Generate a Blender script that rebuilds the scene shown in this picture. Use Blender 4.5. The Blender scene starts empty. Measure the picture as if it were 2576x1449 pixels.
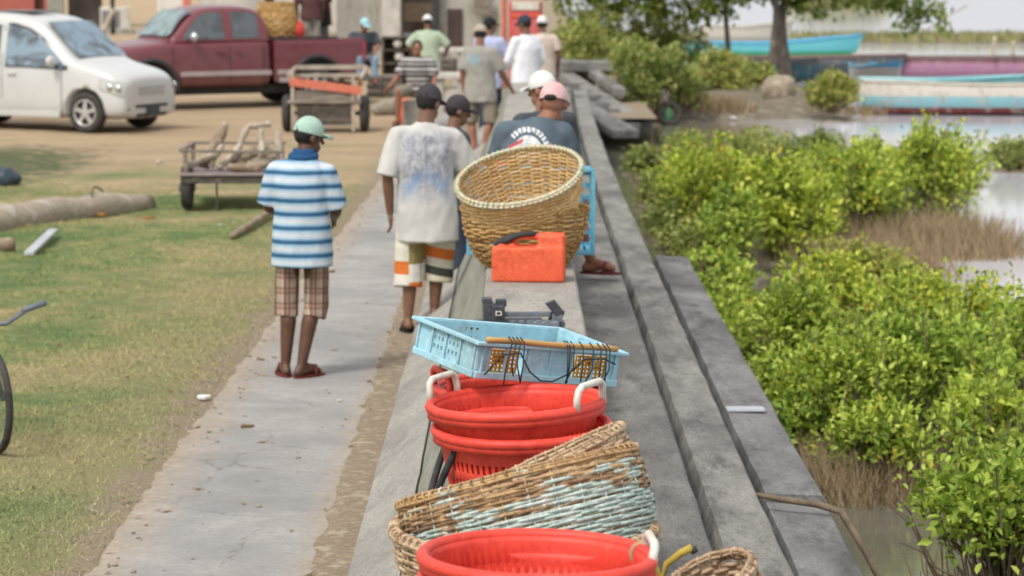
import bpy, bmesh, math, random
import numpy as np
from math import sin, cos, pi, radians, atan2, sqrt
from mathutils import Vector, Matrix, Euler, noise
random.seed(7); rng = np.random.default_rng(11)
S = bpy.context.scene; COL = S.collection

# ------------------------------------------------------------------ camera
FPX, CX, CY, HY, VX, CAMH = 6800.0, 1288.0, 724.5, -110.0, 1300.0, 2.74
cam = bpy.data.cameras.new('camera'); camo = bpy.data.objects.new('camera', cam); COL.objects.link(camo)
PITCH = math.atan((CY - HY) / FPX); YAW = math.atan((VX - CX) / FPX)
camo.location = (0, 0, CAMH); camo.rotation_euler = (pi / 2 - PITCH, 0, YAW)
cam.sensor_width = 36; cam.lens = 36 * FPX / 2576; cam.clip_end = 2000; cam.clip_start = .1
cam.dof.use_dof = True; cam.dof.focus_distance = 9.6; cam.dof.aperture_fstop = 5.0
S.camera = camo
# ------------------------------------------------------------------ light
SUN_EL, SUN_AZ = radians(52), radians(215)      # azimuth: clockwise from +Y
w = bpy.data.worlds.new('World'); S.world = w; w.use_nodes = True
nt = w.node_tree; nt.nodes.clear()
sky = nt.nodes.new('ShaderNodeTexSky'); sky.sky_type = 'NISHITA'; sky.sun_disc = False
sky.sun_elevation = SUN_EL; sky.sun_rotation = SUN_AZ; sky.dust_density = 5; sky.air_density = 1.3; sky.ozone_density = .6
hs = nt.nodes.new('ShaderNodeHueSaturation'); hs.inputs['Saturation'].default_value = .22; hs.inputs['Value'].default_value = 1.0
bg = nt.nodes.new('ShaderNodeBackground'); bg.inputs['Strength'].default_value = .15
wo = nt.nodes.new('ShaderNodeOutputWorld')
nt.links.new(sky.outputs[0], hs.inputs['Color']); cm = nt.nodes.new('ShaderNodeMix'); cm.data_type = 'RGBA'; cm.inputs[0].default_value = .62; cm.inputs[7].default_value = (4.9, 5.0, 5.25, 1)   # high thin overcast
nt.links.new(hs.outputs[0], cm.inputs[6]); nt.links.new(cm.outputs[2], bg.inputs['Color']); nt.links.new(bg.outputs[0], wo.inputs[0])
sun = bpy.data.lights.new('sun', 'SUN'); sun.energy = 1.8; sun.angle = radians(14); sun.color = (1, .965, .91)
suno = bpy.data.objects.new('sun', sun); COL.objects.link(suno)
sd = Vector((sin(SUN_AZ) * cos(SUN_EL), cos(SUN_AZ) * cos(SUN_EL), sin(SUN_EL)))
suno.rotation_euler = sd.to_track_quat('Z', 'Y').to_euler()
S.view_settings.view_transform = 'Standard'; S.view_settings.look = 'None'
S.view_settings.exposure = .45; S.view_settings.gamma = 1
S.cycles.max_bounces = 10; S.cycles.diffuse_bounces = 7; S.cycles.transmission_bounces = 8; S.cycles.use_denoising = True

# ------------------------------------------------------------------ helpers
_R = camo.rotation_euler.to_matrix()
def ray(px, py):
    return _R @ Vector(((px - CX) / FPX, -(py - CY) / FPX, -1))
def G(px, py, z=0.0):                  # ground point seen at a place, on height z
    d = ray(px, py); t = (z - CAMH) / d.z
    return Vector((d.x * t, d.y * t, z))
def D(px, py, Y):                      # point at distance Y
    d = ray(px, py); t = Y / d.y
    return Vector((d.x * t, Y, CAMH + d.z * t))

def tag(o, label=None, cat=None, group=None, kind=None):
    if label: o['label'] = label
    if cat: o['category'] = cat
    if group: o['group'] = group
    if kind: o['kind'] = kind
    return o
def thing(name, label, cat, loc=(0, 0, 0), rz=0, group=None, rot=None):
    o = bpy.data.objects.new(name, None); COL.objects.link(o); o.empty_display_size = .1
    o.location = loc; o.rotation_euler = rot if rot else (0, 0, rz)
    return tag(o, label, cat, group)
def copy_thing(o, loc, rot, label, parent=None):
    c = o.copy(); COL.objects.link(c); c.parent = parent
    if parent is None:
        c.location = loc; c.rotation_euler = rot; c['label'] = label
    for ch in list(o.children): copy_thing(ch, None, None, None, c)
    return c

class MB:
    def __init__(s): s.v = []; s.f = []
    def add(s, vs, fs):
        b = len(s.v); s.v += [tuple(p) for p in vs]; s.f += [tuple(i + b for i in f) for f in fs]
    def box(s, c, d, R=None):
        c = Vector(c); R = R or Matrix.Identity(3)
        vs = [c + R @ Vector((x * d[0] / 2, y * d[1] / 2, z * d[2] / 2)) for x in (-1, 1) for y in (-1, 1) for z in (-1, 1)]
        s.add(vs, [(0, 1, 3, 2), (4, 6, 7, 5), (0, 4, 5, 1), (2, 3, 7, 6), (0, 2, 6, 4), (1, 5, 7, 3)])
    def beam(s, a, b, wd, ht, up=(0, 0, 1)):
        a, b = Vector(a), Vector(b); d = (b - a); L = d.length; d.normalize()
        sd = d.cross(Vector(up))
        if sd.length < 1e-4: sd = Vector((1, 0, 0))
        sd.normalize(); u = sd.cross(d)
        R = Matrix((d, sd, u)).transposed(); s.box((a + b) / 2, (L, wd, ht), R)
    def tube(s, pts, r, n=8, closed=False, flat=1.0, cap=True):
        pts = [Vector(p) for p in pts]; m = len(pts)
        rr = r if isinstance(r, (list, tuple)) else [r] * m
        vs = []; up = None
        for i, p in enumerate(pts):
            if closed: t = pts[(i + 1) % m] - pts[i - 1]
            else: t = pts[min(i + 1, m - 1)] - pts[max(i - 1, 0)]
            t = t.normalized() if t.length > 1e-9 else Vector((0, 0, 1))
            if up is None:
                up = t.orthogonal().normalized() if abs(t.z) > .9 else Vector((0, 0, 1))
            sd = t.cross(up)
            if sd.length < 1e-4: sd = t.orthogonal()
            sd.normalize(); up = sd.cross(t).normalized()
            for k in range(n):
                a = 2 * pi * k / n
                vs.append(p + sd * (cos(a) * rr[i] * flat) + up * (sin(a) * rr[i]))
        fs = []
        for i in range(m if closed else m - 1):
            j = (i + 1) % m
            for k in range(n):
                l = (k + 1) % n
                fs.append((i * n + k, j * n + k, j * n + l, i * n + l)[::-1])
        if cap and not closed:
            fs.append(tuple(range(n))); fs.append(tuple(range((m - 1) * n, m * n))[::-1])
        s.add(vs, fs)
    def lathe(s, prof, n=32, c=(0, 0, 0), R=None, skip=None, closed=False):
        c = Vector(c); R = R or Matrix.Identity(3); vs = []; m = len(prof)
        for (r, z) in prof:
            for k in range(n):
                a = 2 * pi * k / n; vs.append(c + R @ Vector((r * cos(a), r * sin(a), z)))
        fs = []
        for i in range(m if closed else m - 1):
            j = (i + 1) % m
            for k in range(n):
                if skip and skip(i, k): continue
                l = (k + 1) % n; fs.append((i * n + k, i * n + l, j * n + l, j * n + k))
        s.add(vs, fs)
    def ell(s, c, r, R=None, n=14, m=9):
        c = Vector(c); R = R or Matrix.Identity(3)
        vs = [c + R @ Vector((0, 0, -r[2]))]
        for i in range(1, m):
            t = -pi / 2 + pi * i / m
            for k in range(n):
                a = 2 * pi * k / n
                vs.append(c + R @ Vector((r[0] * cos(t) * cos(a), r[1] * cos(t) * sin(a), r[2] * sin(t))))
        vs.append(c + R @ Vector((0, 0, r[2]))); fs = []
        for k in range(n): fs.append((0, 1 + (k + 1) % n, 1 + k))
        for i in range(m - 2):
            for k in range(n):
                a = 1 + i * n; b = a + n; l = (k + 1) % n
                fs.append((a + k, a + l, b + l, b + k))
        t = 1 + (m - 2) * n
        for k in range(n): fs.append((t + k, t + (k + 1) % n, len(vs) - 1))
        s.add(vs, fs)
    def cap(s, p0, r0, p1, r1, n=12):
        p0, p1 = Vector(p0), Vector(p1); d = p1 - p0; L = max(d.length, 1e-6); d = d / L
        pts = [p0 - d * r0 * .98, p0 - d * r0 * .8, p0 - d * r0 * .45, p0, p1, p1 + d * r1 * .45, p1 + d * r1 * .8, p1 + d * r1 * .98]
        s.tube(pts, [r0 * .2, r0 * .6, r0 * .9, r0, r1, r1 * .9, r1 * .6, r1 * .2], n)
    def loft(s, rings, n=20, cap=True):      # rings: (centre, xaxis, yaxis) vectors already scaled
        vs = []; m = len(rings)
        for (c, X, Y) in rings:
            for k in range(n):
                a = 2 * pi * k / n; vs.append(Vector(c) + X * cos(a) + Y * sin(a))
        fs = []
        for i in range(m - 1):
            for k in range(n):
                l = (k + 1) % n; fs.append((i * n + k, i * n + l, (i + 1) * n + l, (i + 1) * n + k))
        if cap: fs.append(tuple(range(n))[::-1]); fs.append(tuple(range((m - 1) * n, m * n)))
        s.add(vs, fs)
    def grid(s, rows):                         # rows of equal length
        n = len(rows[0]); vs = [p for r in rows for p in r]
        s.add(vs, [(i * n + k, i * n + k + 1, (i + 1) * n + k + 1, (i + 1) * n + k) for i in range(len(rows) - 1) for k in range(n - 1)])
    def build(s, name, mat, parent=None, smooth=False, bevel=0, sub=0, solid=0, loc=None, autosm=None):
        me = bpy.data.meshes.new(name); me.from_pydata(s.v, [], s.f)
        bm = bmesh.new(); bm.from_mesh(me); bmesh.ops.recalc_face_normals(bm, faces=bm.faces); bm.to_mesh(me); bm.free()
        if mat: me.materials.append(mat)
        o = bpy.data.objects.new(name, me); COL.objects.link(o)
        if parent: o.parent = parent
        if loc is not None: o.location = loc
        if smooth: me.polygons.foreach_set('use_smooth', [True] * len(me.polygons))
        if solid:
            md = o.modifiers.new('solid', 'SOLIDIFY'); md.thickness = solid; md.offset = 0
        if bevel:
            md = o.modifiers.new('bevel', 'BEVEL'); md.width = bevel; md.segments = 2; md.limit_method = 'ANGLE'
        if sub:
            md = o.modifiers.new('sub', 'SUBSURF'); md.levels = md.render_levels = sub
        return o

def bake(o):
    dg = bpy.context.evaluated_depsgraph_get(); dg.update()
    me = bpy.data.meshes.new_from_object(o.evaluated_get(dg))
    old = o.data; o.modifiers.clear(); o.data = me; bpy.data.meshes.remove(old); me.name = o.name
    return o
def fuse(mb, name, mat, parent, vox=.012, sm=4, wrinkle=0, wscale=9, cuts=()):
    o = mb.build(name, mat, None)
    md = o.modifiers.new('r', 'REMESH'); md.mode = 'VOXEL'; md.voxel_size = vox
    if sm:
        md = o.modifiers.new('s', 'SMOOTH'); md.iterations = sm; md.factor = .5
    bake(o); me = o.data
    if cuts:
        bm = bmesh.new(); bm.from_mesh(me)
        for co, no in cuts:
            bmesh.ops.bisect_plane(bm, geom=bm.verts[:] + bm.edges[:] + bm.faces[:], plane_co=co, plane_no=no, clear_outer=True)
        bm.to_mesh(me); bm.free()
    if wrinkle:
        for v in me.vertices:
            p = v.co
            n1 = noise.noise(Vector((p.x * wscale, p.y * wscale, p.z * wscale * .55 + 1.5 * p.x)))
            n2 = noise.noise(Vector((p.x * wscale * 2.3, p.y * wscale * 2.3, p.z * wscale * 1.3 + 7)))
            v.co = p + v.normal * wrinkle * (n1 + .5 * n2)
    me.polygons.foreach_set('use_smooth', [True] * len(me.polygons))
    if mat and not me.materials: me.materials.append(mat)
    o.parent = parent
    return o

# ------------------------------------------------------------------ materials
class NT:
    def __init__(s, name):
        s.m = bpy.data.materials.new(name); s.m.use_nodes = True; s.t = s.m.node_tree
        s.b = s.t.nodes['Principled BSDF']; s.out = s.t.nodes['Material Output']
    def n(s, typ, **kw):
        nd = s.t.nodes.new(typ)
        for k, v in kw.items():
            if k in nd.inputs.keys():
                if hasattr(v, 'is_linked') or isinstance(v, bpy.types.NodeSocket): s.t.links.new(v, nd.inputs[k])
                else: nd.inputs[k].default_value = v
            else: setattr(nd, k, v)
        return nd
    def l(s, a, b): s.t.links.new(a, b)
    def math(s, op, a, b=0.0, clamp=False):
        nd = s.t.nodes.new('ShaderNodeMath'); nd.operation = op; nd.use_clamp = clamp
        for i, v in enumerate((a, b)):
            if isinstance(v, bpy.types.NodeSocket): s.l(v, nd.inputs[i])
            else: nd.inputs[i].default_value = v
        return nd.outputs[0]
    def ramp(s, fac, stops, const=False):
        nd = s.t.nodes.new('ShaderNodeValToRGB'); cr = nd.color_ramp
        if const: cr.interpolation = 'CONSTANT'
        while len(cr.elements) < len(stops): cr.elements.new(.5)
        for e, (p, c) in zip(cr.elements, stops): e.position = p; e.color = (*c, 1) if len(c) == 3 else c
        s.l(fac, nd.inputs[0]); return nd.outputs[0]
    def mix(s, fac, a, b, mode='MIX'):
        nd = s.t.nodes.new('ShaderNodeMix'); nd.data_type = 'RGBA'; nd.blend_type = mode
        for sock, v in ((nd.inputs[0], fac), (nd.inputs[6], a), (nd.inputs[7], b)):
            if isinstance(v, bpy.types.NodeSocket): s.l(v, sock)
            elif isinstance(v, (int, float)): sock.default_value = v
            else: sock.default_value = (*v, 1)
        return nd.outputs[2]
    def coord(s, which='Object'): return s.n('ShaderNodeTexCoord').outputs[which]
    def xyz(s, v):
        nd = s.n('ShaderNodeSeparateXYZ'); s.l(v, nd.inputs[0]); return nd.outputs
    def scale(s, v, sc):
        nd = s.n('ShaderNodeMapping'); s.l(v, nd.inputs[0]); nd.inputs['Scale'].default_value = sc; return nd.outputs[0]
    def noise(s, v, sc, det=6, rough=.6, dist=0):
        nd = s.n('ShaderNodeTexNoise'); s.l(v, nd.inputs['Vector'])
        nd.inputs['Scale'].default_value = sc; nd.inputs['Detail'].default_value = det; nd.inputs['Roughness'].default_value = rough
        nd.inputs['Distortion'].default_value = dist; return nd.outputs['Fac']
    def base(s, c):
        if isinstance(c, bpy.types.NodeSocket): s.l(c, s.b.inputs['Base Color'])
        else: s.b.inputs['Base Color'].default_value = (*c, 1)
    def bump(s, h, st=.3, dist=.01):
        nd = s.n('ShaderNodeBump'); s.l(h, nd.inputs['Height']); nd.inputs['Strength'].default_value = st; nd.inputs['Distance'].default_value = dist
        s.l(nd.outputs[0], s.b.inputs['Normal'])
    def set(s, rough=None, spec=None, metal=None, coat=None):
        if rough is not None:
            if isinstance(rough, bpy.types.NodeSocket): s.l(rough, s.b.inputs['Roughness'])
            else: s.b.inputs['Roughness'].default_value = rough
        if spec is not None: s.b.inputs['Specular IOR Level'].default_value = spec
        if metal is not None: s.b.inputs['Metallic'].default_value = metal
        if coat is not None: s.b.inputs['Coat Weight'].default_value = coat; s.b.inputs['Coat Roughness'].default_value = .08

def mat(name, c1, c2=None, scale=6, rough=.8, bump=0, bscale=None, spec=.3, metal=0, coat=0, c3=None, stretch=(1, 1, 1), lo=.35, hi=.65, island=0):
    m = NT(name); co = m.scale(m.coord(), stretch)
    if c2 is None: c2 = tuple(x * .78 for x in c1)
    f = m.noise(co, scale, 7, .62)
    st = [(lo, c1), (hi, c2)] if c3 is None else [(lo, c1), ((lo + hi) / 2, c2), (hi, c3)]
    c = m.ramp(f, st)
    fine = m.noise(co, scale * 9, 3, .6)
    c = m.mix(.5, c, m.ramp(fine, [(.3, (.72, .72, .72)), (.7, (1.1, 1.1, 1.1))]), 'MULTIPLY')
    if island:
        g = m.n('ShaderNodeNewGeometry')
        k = m.math('ADD', m.math('MULTIPLY', g.outputs['Random Per Island'], island), 1 - island / 2)
        c = m.mix(1, c, m.n('ShaderNodeCombineColor', Red=k, Green=k, Blue=k).outputs[0], 'MULTIPLY')
    m.base(c); m.set(rough, spec, metal, coat)
    if bump: m.bump(m.noise(co, bscale or scale * 5, 5, .65), bump, .02)
    return m.m
def leafmat(name, stops, trans=.45, rough=.45):
    m = NT(name); g = m.n('ShaderNodeNewGeometry')
    c = m.ramp(g.outputs['Random Per Island'], stops)
    f = m.noise(m.coord(), 1.6, 3, .6)
    c = m.mix(.8, c, m.ramp(f, [(.3, (.80, .86, .76)), (.7, (1.6, 1.55, 1.3))]), 'MULTIPLY')
    oi = m.n('ShaderNodeObjectInfo'); c = m.mix(.9, c, m.ramp(oi.outputs['Random'], [(0, (.78, .86, .85)), (.5, (1, 1, 1)), (1, (1.12, 1.02, .8))]), 'MULTIPLY')
    m.base(c); m.set(rough, .3)
    tr = m.n('ShaderNodeBsdfTranslucent'); m.l(c, tr.inputs[0])
    ms = m.n('ShaderNodeMixShader'); ms.inputs[0].default_value = trans
    m.l(m.b.outputs[0], ms.inputs[1]); m.l(tr.outputs[0], ms.inputs[2]); m.l(ms.outputs[0], m.out.inputs[0])
    return m.m

M = {}
def concrete(name, a, b, dark, streak=(1, 1, 1), sc=3.0, bump=.35, crack=True):
    m = NT(name); co = m.coord()
    co = m.scale(co, streak)
    f1 = m.noise(co, sc, 9, .68); f2 = m.noise(co, sc * 14, 4, .7); f3 = m.noise(co, sc * .35, 6, .6, .6)
    c = m.ramp(f1, [(.32, a), (.68, b)])
    c = m.mix(.6, c, m.ramp(f2, [(.3, (.74, .74, .74)), (.7, (1.16, 1.15, 1.13))]), 'MULTIPLY')
    c = m.mix(m.ramp(f3, [(.46, (0, 0, 0)), (.66, (.85, .85, .85))]), c, dark)
    f4 = m.noise(co, 28, 5, .8); f5 = m.noise(co, 3.2, 7, .75)
    c = m.mix(.85, c, m.ramp(f4, [(.28, (.5, .49, .47)), (.45, (.92, .92, .91)), (.6, (1.04, 1.04, 1.03)), (.75, (1.3, 1.29, 1.27))]), 'MULTIPLY')
    c = m.mix(m.math('MULTIPLY', m.ramp(f5, [(.52, (0, 0, 0)), (.66, (1, 1, 1))]), .7), c, tuple(x * .62 for x in dark))
    f6 = m.noise(co, 1.1, 7, .72); c = m.mix(m.math('MULTIPLY', m.ramp(f6, [(.50, (0, 0, 0)), (.64, (1, 1, 1))]), .45), c, tuple(x * .75 for x in dark)); c = m.mix(m.math('MULTIPLY', m.ramp(m.noise(co, 6.5, 6, .7), [(.60, (0, 0, 0)), (.72, (1, 1, 1))]), .4), c, tuple(min(1, x * 1.35) for x in b))
    m.base(c); m.set(.88, .25); m.bump(m.math('ADD', m.math('ADD', f2, f4), m.math('MULTIPLY', f1, 1.5)), bump, .014)
    return m.m
M['wall_cap'] = concrete('pale_concrete', (.33, .305, .27), (.42, .39, .34), (.28, .26, .23), (1.4, .6, 1), 4, .6)
M['wall_band'] = concrete('pale_weathered_concrete', (.33, .31, .275), (.41, .385, .345), (.28, .26, .23), (1.4, .6, 1), 4, .6)
M['wall_face'] = concrete('mossy_concrete', (.23, .225, .185), (.33, .32, .27), (.20, .205, .15), (1, .5, 3), 3)
M['step'] = concrete('grey_weathered_concrete', (.26, .248, .23), (.38, .362, .335), (.17, .163, .152), (1.5, .5, 1), 4, 1.0)
M['step_rough'] = concrete('rough_concrete', (.24, .228, .21), (.42, .40, .37), (.16, .153, .143), (1.5, .5, 1), 4.5, 1.2)
M['step_wet'] = concrete('damp_concrete', (.145, .142, .137), (.25, .245, .238), (.075, .073, .07), (1.4, .5, 1), 3, .6)
M['path'] = concrete('path_concrete', (.295, .285, .28), (.385, .37, .36), (.24, .24, .242), (.5, 1.2, 1), 2.2, .6)
def path_mat():
    m = NT('path_concrete'); co = m.coord(); X, Y, Z = m.xyz(co)
    f1 = m.noise(m.scale(co, (.8, 1.2, 1)), 2.4, 9, .7); f2 = m.noise(co, 34, 4, .75); f3 = m.noise(co, .7, 6, .65, .5); f4 = m.noise(co, 5, 6, .7)
    c = m.ramp(f1, [(.32, (.27, .258, .242)), (.68, (.385, .368, .345))])
    c = m.mix(.7, c, m.ramp(f2, [(.3, (.72, .72, .72)), (.7, (1.15, 1.14, 1.12))]), 'MULTIPLY')
    c = m.mix(m.ramp(f3, [(.45, (0, 0, 0)), (.62, (.8, .8, .8))]), c, (.225, .217, .208))
    vr = m.n('ShaderNodeTexVoronoi'); vr.feature = 'DISTANCE_TO_EDGE'; vr.inputs['Scale'].default_value = .9
    wv = m.n('ShaderNodeVectorMath'); wv.operation = 'ADD'; m.l(co, wv.inputs[0]); cc = m.n('ShaderNodeCombineXYZ', X=m.math('MULTIPLY', f4, .35), Y=m.math('MULTIPLY', f1, .35)); m.l(cc.outputs[0], wv.inputs[1]); m.l(wv.outputs[0], vr.inputs['Vector'])
    ck = m.math('MULTIPLY', m.math('LESS_THAN', vr.outputs['Distance'], .006), m.ramp(f3, [(.45, (0, 0, 0)), (.55, (.55, .55, .55))]))
    c = m.mix(ck, c, (.13, .115, .10))
    lf = m.math('SUBTRACT', X, m.math('ADD', m.math('MULTIPLY', m.math('MAXIMUM', m.math('SUBTRACT', Y, 14), 0), .012), -1.93))
    rt = m.math('SUBTRACT', m.math('ADD', m.math('MULTIPLY', m.math('MAXIMUM', m.math('SUBTRACT', Y, 14), 0), .006), -.87), X)
    d = m.math('MINIMUM', lf, m.math('MULTIPLY', rt, 1.8))
    k = m.math('SUBTRACT', 1.0, m.math('MULTIPLY', m.math('ADD', d, m.math('MULTIPLY', m.math('SUBTRACT', f4, .55), .55)), 3.6), True)
    dirt = m.ramp(m.noise(co, 18, 5, .7), [(.35, (.27, .21, .15)), (.65, (.40, .33, .25))])
    c = m.mix(m.math('MULTIPLY', k, .85), c, dirt)
    m.base(c); m.set(.92, .2); m.bump(m.math('ADD', f2, m.math('MULTIPLY', f1, 1.5)), .6, .012)
    return m.m
M['path'] = path_mat()
M['dirt'] = mat('sandy_dirt', (.34, .265, .18), (.23, .175, .12), 13, .95, .8, 60, c3=(.42, .345, .245))
M['bldg'] = concrete('stained_render', (.37, .355, .31), (.48, .46, .41), (.24, .23, .20), (1, 1, .4), 1.2)
M['bldg_light'] = concrete('pale_render', (.52, .49, .44), (.62, .58, .53), (.38, .36, .33), (1, 1, .4), 1.2)

def ground_mat(bright=1, name='dry_lawn'):
    m = NT(name); co = m.coord(); X, Y, Z = m.xyz(co)
    f1 = m.noise(co, .55, 6, .62); f2 = m.noise(co, 3.2, 6, .65); f3 = m.noise(co, 22, 4, .7)
    c = m.ramp(m.math('ADD', m.math('MULTIPLY', f1, .6), m.math('MULTIPLY', f2, .4)), [(.41, (.155, .225, .09)), (.49, (.245, .275, .115)), (.56, (.35, .315, .16)), (.64, (.44, .365, .205))])
    c = m.mix(.7, c, m.ramp(f3, [(.3, (.6, .62, .6)), (.7, (1.25, 1.2, 1.15))]), 'MULTIPLY')
    # dry straw beside the path, bare sand further off
    edge = m.math('ADD', m.math('SUBTRACT', X, m.math('MULTIPLY', Y, .012)), m.math('MULTIPLY', f1, 2.2))
    k = m.ramp(m.math('MULTIPLY', m.math('ADD', edge, 6), .1), [(.36, (0, 0, 0)), (.50, (.75, .75, .75))])
    c = m.mix(k, c, m.ramp(f2, [(.35, (.40, .325, .185)), (.65, (.28, .265, .125))]))
    s = m.math('ADD', m.math('ADD', Y, m.math('MULTIPLY', f1, 16)), m.math('MULTIPLY', f2, 5))
    k2 = m.ramp(m.math('MULTIPLY', s, .01), [(.395, (0, 0, 0)), (.47, (1, 1, 1))])
    sand = m.ramp(m.noise(m.scale(co, (.3, 1, 1)), .8, 7, .65), [(.35, (.42, .31, .20)), (.55, (.54, .40, .26)), (.70, (.34, .31, .165))])
    sand = m.mix(.6, sand, m.ramp(f3, [(.3, (.7, .7, .7)), (.7, (1.15, 1.15, 1.15))]), 'MULTIPLY')
    c = m.mix(k2, c, sand)
    dg = m.math('ADD', m.math('POWER', m.math('MULTIPLY', m.math('ADD', X, 7.2), .55), 2), m.math('POWER', m.math('MULTIPLY', m.math('SUBTRACT', Y, 35.5), .22), 2))
    c = m.mix(m.ramp(m.math('ADD', dg, m.math('MULTIPLY', m.math('SUBTRACT', f2, .5), 3)), [(.35, (.85, .85, .85)), (.85, (0, 0, 0))]), c, m.ramp(f3, [(.35, (.055, .085, .035)), (.65, (.12, .16, .07))]))
    ed = m.math('ADD', m.math('SUBTRACT', m.math('SUBTRACT', X, m.math('MULTIPLY', m.math('MAXIMUM', m.math('SUBTRACT', Y, 14), 0), .012)), -2.12), m.math('MULTIPLY', m.math('SUBTRACT', f2, .5), 1.1))
    ke = m.math('MULTIPLY', m.ramp(m.math('MULTIPLY', m.math('ADD', ed, .2), 2.6), [(.3, (0, 0, 0)), (.95, (.9, .9, .9))]), 1.0)
    c = m.mix(ke, c, m.ramp(m.noise(co, 20, 5, .7), [(.35, (.27, .215, .15)), (.65, (.40, .33, .24))]))
    f5 = m.noise(co, 75, 3, .75); c = m.mix(.75, c, m.ramp(f5, [(.3, (.55, .55, .52)), (.5, (.95, .95, .95)), (.72, (1.4, 1.36, 1.3))]), 'MULTIPLY')
    if bright != 1: c = m.mix(1, c, (bright, bright, bright), 'MULTIPLY')
    m.base(c); m.set(.95, .1); m.bump(m.math('ADD', m.math('ADD', f3, f2), f5), .8, .04)
    return m.m
M['blade'] = ground_mat(1.9, 'grass_blades')
M['ground'] = ground_mat()
M['mud'] = mat('wet_mud', (.21, .165, .115), (.12, .10, .07), 4, .7, .9, 14, c3=(.27, .225, .16))
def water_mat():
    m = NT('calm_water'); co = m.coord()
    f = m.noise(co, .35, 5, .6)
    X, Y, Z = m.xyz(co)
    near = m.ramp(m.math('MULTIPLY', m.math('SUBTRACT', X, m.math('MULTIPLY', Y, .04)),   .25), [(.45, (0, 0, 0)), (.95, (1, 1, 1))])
    m.base(m.mix(near, m.ramp(f, [(.4, (.17, .155, .115)), (.6, (.12, .112, .085))]), m.ramp(f, [(.4, (.56, .56, .59)), (.6, (.50, .50, .54))])))  # wall side: silt plus painted bush shade; open side: painted sky reflection
    m.set(.06, .5)
    m.b.inputs['IOR'].default_value = 1.33
    m.bump(m.noise(m.scale(co, (1, 2.2, 1)), 5, 4, .55), .05, .03)
    return m.m
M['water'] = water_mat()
# ------------------------------------------------------------------ the setting
mb = MB(); xs = np.concatenate([np.linspace(-260, -8, 40), np.linspace(-7.6, -.70, 24)]); ys = np.concatenate([np.linspace(2, 60, 90), np.linspace(62, 420, 50)])
def gz(x, y):
    k = min(1, max(0, (-x - 2.2) / 1.5))
    return k * (.05 * noise.noise(Vector((x * .6, y * .6, 0))) + .03 * noise.noise(Vector((x * 2, y * 2, 3)))) * (1 if y < 40 else .6)
mb.grid([[(x, y, gz(x, y)) for x in xs] for y in ys])
mb.grid([[(x, y, gz(x, y) - .004) for x in np.linspace(-.70, 2.4, 12)] for y in np.linspace(46.05, 420, 60)])
tag(mb.build('ground', M['ground'], smooth=True), kind='structure')

def jag(y, s, a): return a * (noise.noise(Vector((y * 1.7, s, 0))) + .6 * noise.noise(Vector((y * 6, s, 2))))
def left_edge(y): return -1.9 + max(0, y - 14) * .012 + jag(y, 5, .07)
def right_edge(y): return -.90 + max(0, y - 14) * .006 + jag(y, 9, .045)
mb = MB(); rows = []
for y in np.arange(2, 62, .12):
    a, b = left_edge(y), right_edge(y)
    rows.append([Vector((a - .02, y, -.02)), Vector((a, y, .018))] + [Vector((a + (b - a) * t, y, .022)) for t in (.2, .4, .6, .8)] + [Vector((b, y, .018)), Vector((b + .02, y, -.02))])
mb.grid(rows); tag(mb.build('path', M['path'], smooth=False), kind='structure')
mb = MB(); rows = [[Vector((-.97 + .05 * noise.noise(Vector((y * 2, 1, 0))), y, .006)), Vector((-.915 + .05 * noise.noise(Vector((y * 3.1, 5, 0))), y, .022 + .010 * noise.noise(Vector((y * 5, 2, 0))))), Vector((-.80, y, .028 + .008 * noise.noise(Vector((y * 6, 7, 0))))), Vector((-.62, y, .03 + .012 * noise.noise(Vector((0, y * 3, 0)))))] for y in np.arange(2, 62, .15)]
mb.grid(rows); tag(mb.build('dirt_verge', M['dirt'], smooth=True), kind='structure')
# path joints
mb = MB()
mb.box((-1.42, 8.05, .020), (.88, .008, .006))
tag(mb.build('path_joint', mat('dark_joint', (.22, .20, .18))), kind='structure')

# sea wall
WT = .90
wall = thing('sea_wall', 'long grey concrete sea wall with a raised cap and stepped ledges above the mangroves', 'sea wall', (0, 0, 0))
def wx(y): return 0 if y < 24 else -.0016 * (y - 24) ** 2 * .0 + .00035 * (y - 24) ** 2
def strip(name, prof, m, y0, y1, parent, dy=.35, wob=.006, bevel=0.008):
    mb = MB(); rows = []; 
    for y in np.linspace(y0, y1, int((y1 - y0) / dy) + 2):
        rows.append([Vector((x + wx(y) + wob * noise.noise(Vector((x * 5, y * 2.1, z * 4))), y, z + wob * noise.noise(Vector((x * 7 + 3, y * 2.7, z))))) for (x, z) in prof])
    mb.grid(rows); n = len(prof)
    mb.f.append(tuple(range(n))); mb.f.append(tuple(range(len(mb.v) - n, len(mb.v))))
    return mb.build(name, m, parent)
Y1 = 46
strip('foot_band', [(-.74, -.1), (-.735, .07), (-.72, .085), (-.47, .27), (-.46, .2), (-.46, -.1)], M['wall_band'], 2, Y1, wall)
strip('batter_face', [(-.458, -.1), (-.458, .272), (-.185, .885), (-.18, .88), (-.1, .5), (-.1, -.1)], M['wall_face'], 2, Y1, wall)
strip('cap', [(-.18, .5), (-.18, .888), (-.168, .9), (.33, .9), (.342, .888), (.342, .5)], M['wall_cap'], 2, Y1, wall)
strip('ledge', [(.343, -.5), (.343, .56), (.715, .55), (.73, .535), (.735, -.5)], M['step'], 2, Y1, wall, wob=.006, dy=.14)
strip('ledge', [(.736, -.5), (.736, .42), (.780, .40), (.80, .48), (1.015, .47), (1.03, .45), (1.032, -.5)], M['step_rough'], 2, Y1, wall, wob=.008, dy=.13)
y_end = G(1740, 655, .33).y
strip('ledge', [(1.033, -.6), (1.033, .25), (1.085, .235), (1.105, .342), (1.355, .33), (1.376, .30), (1.40, -.6)], M['step_wet'], 2, 11.75, wall, wob=.012)
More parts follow.
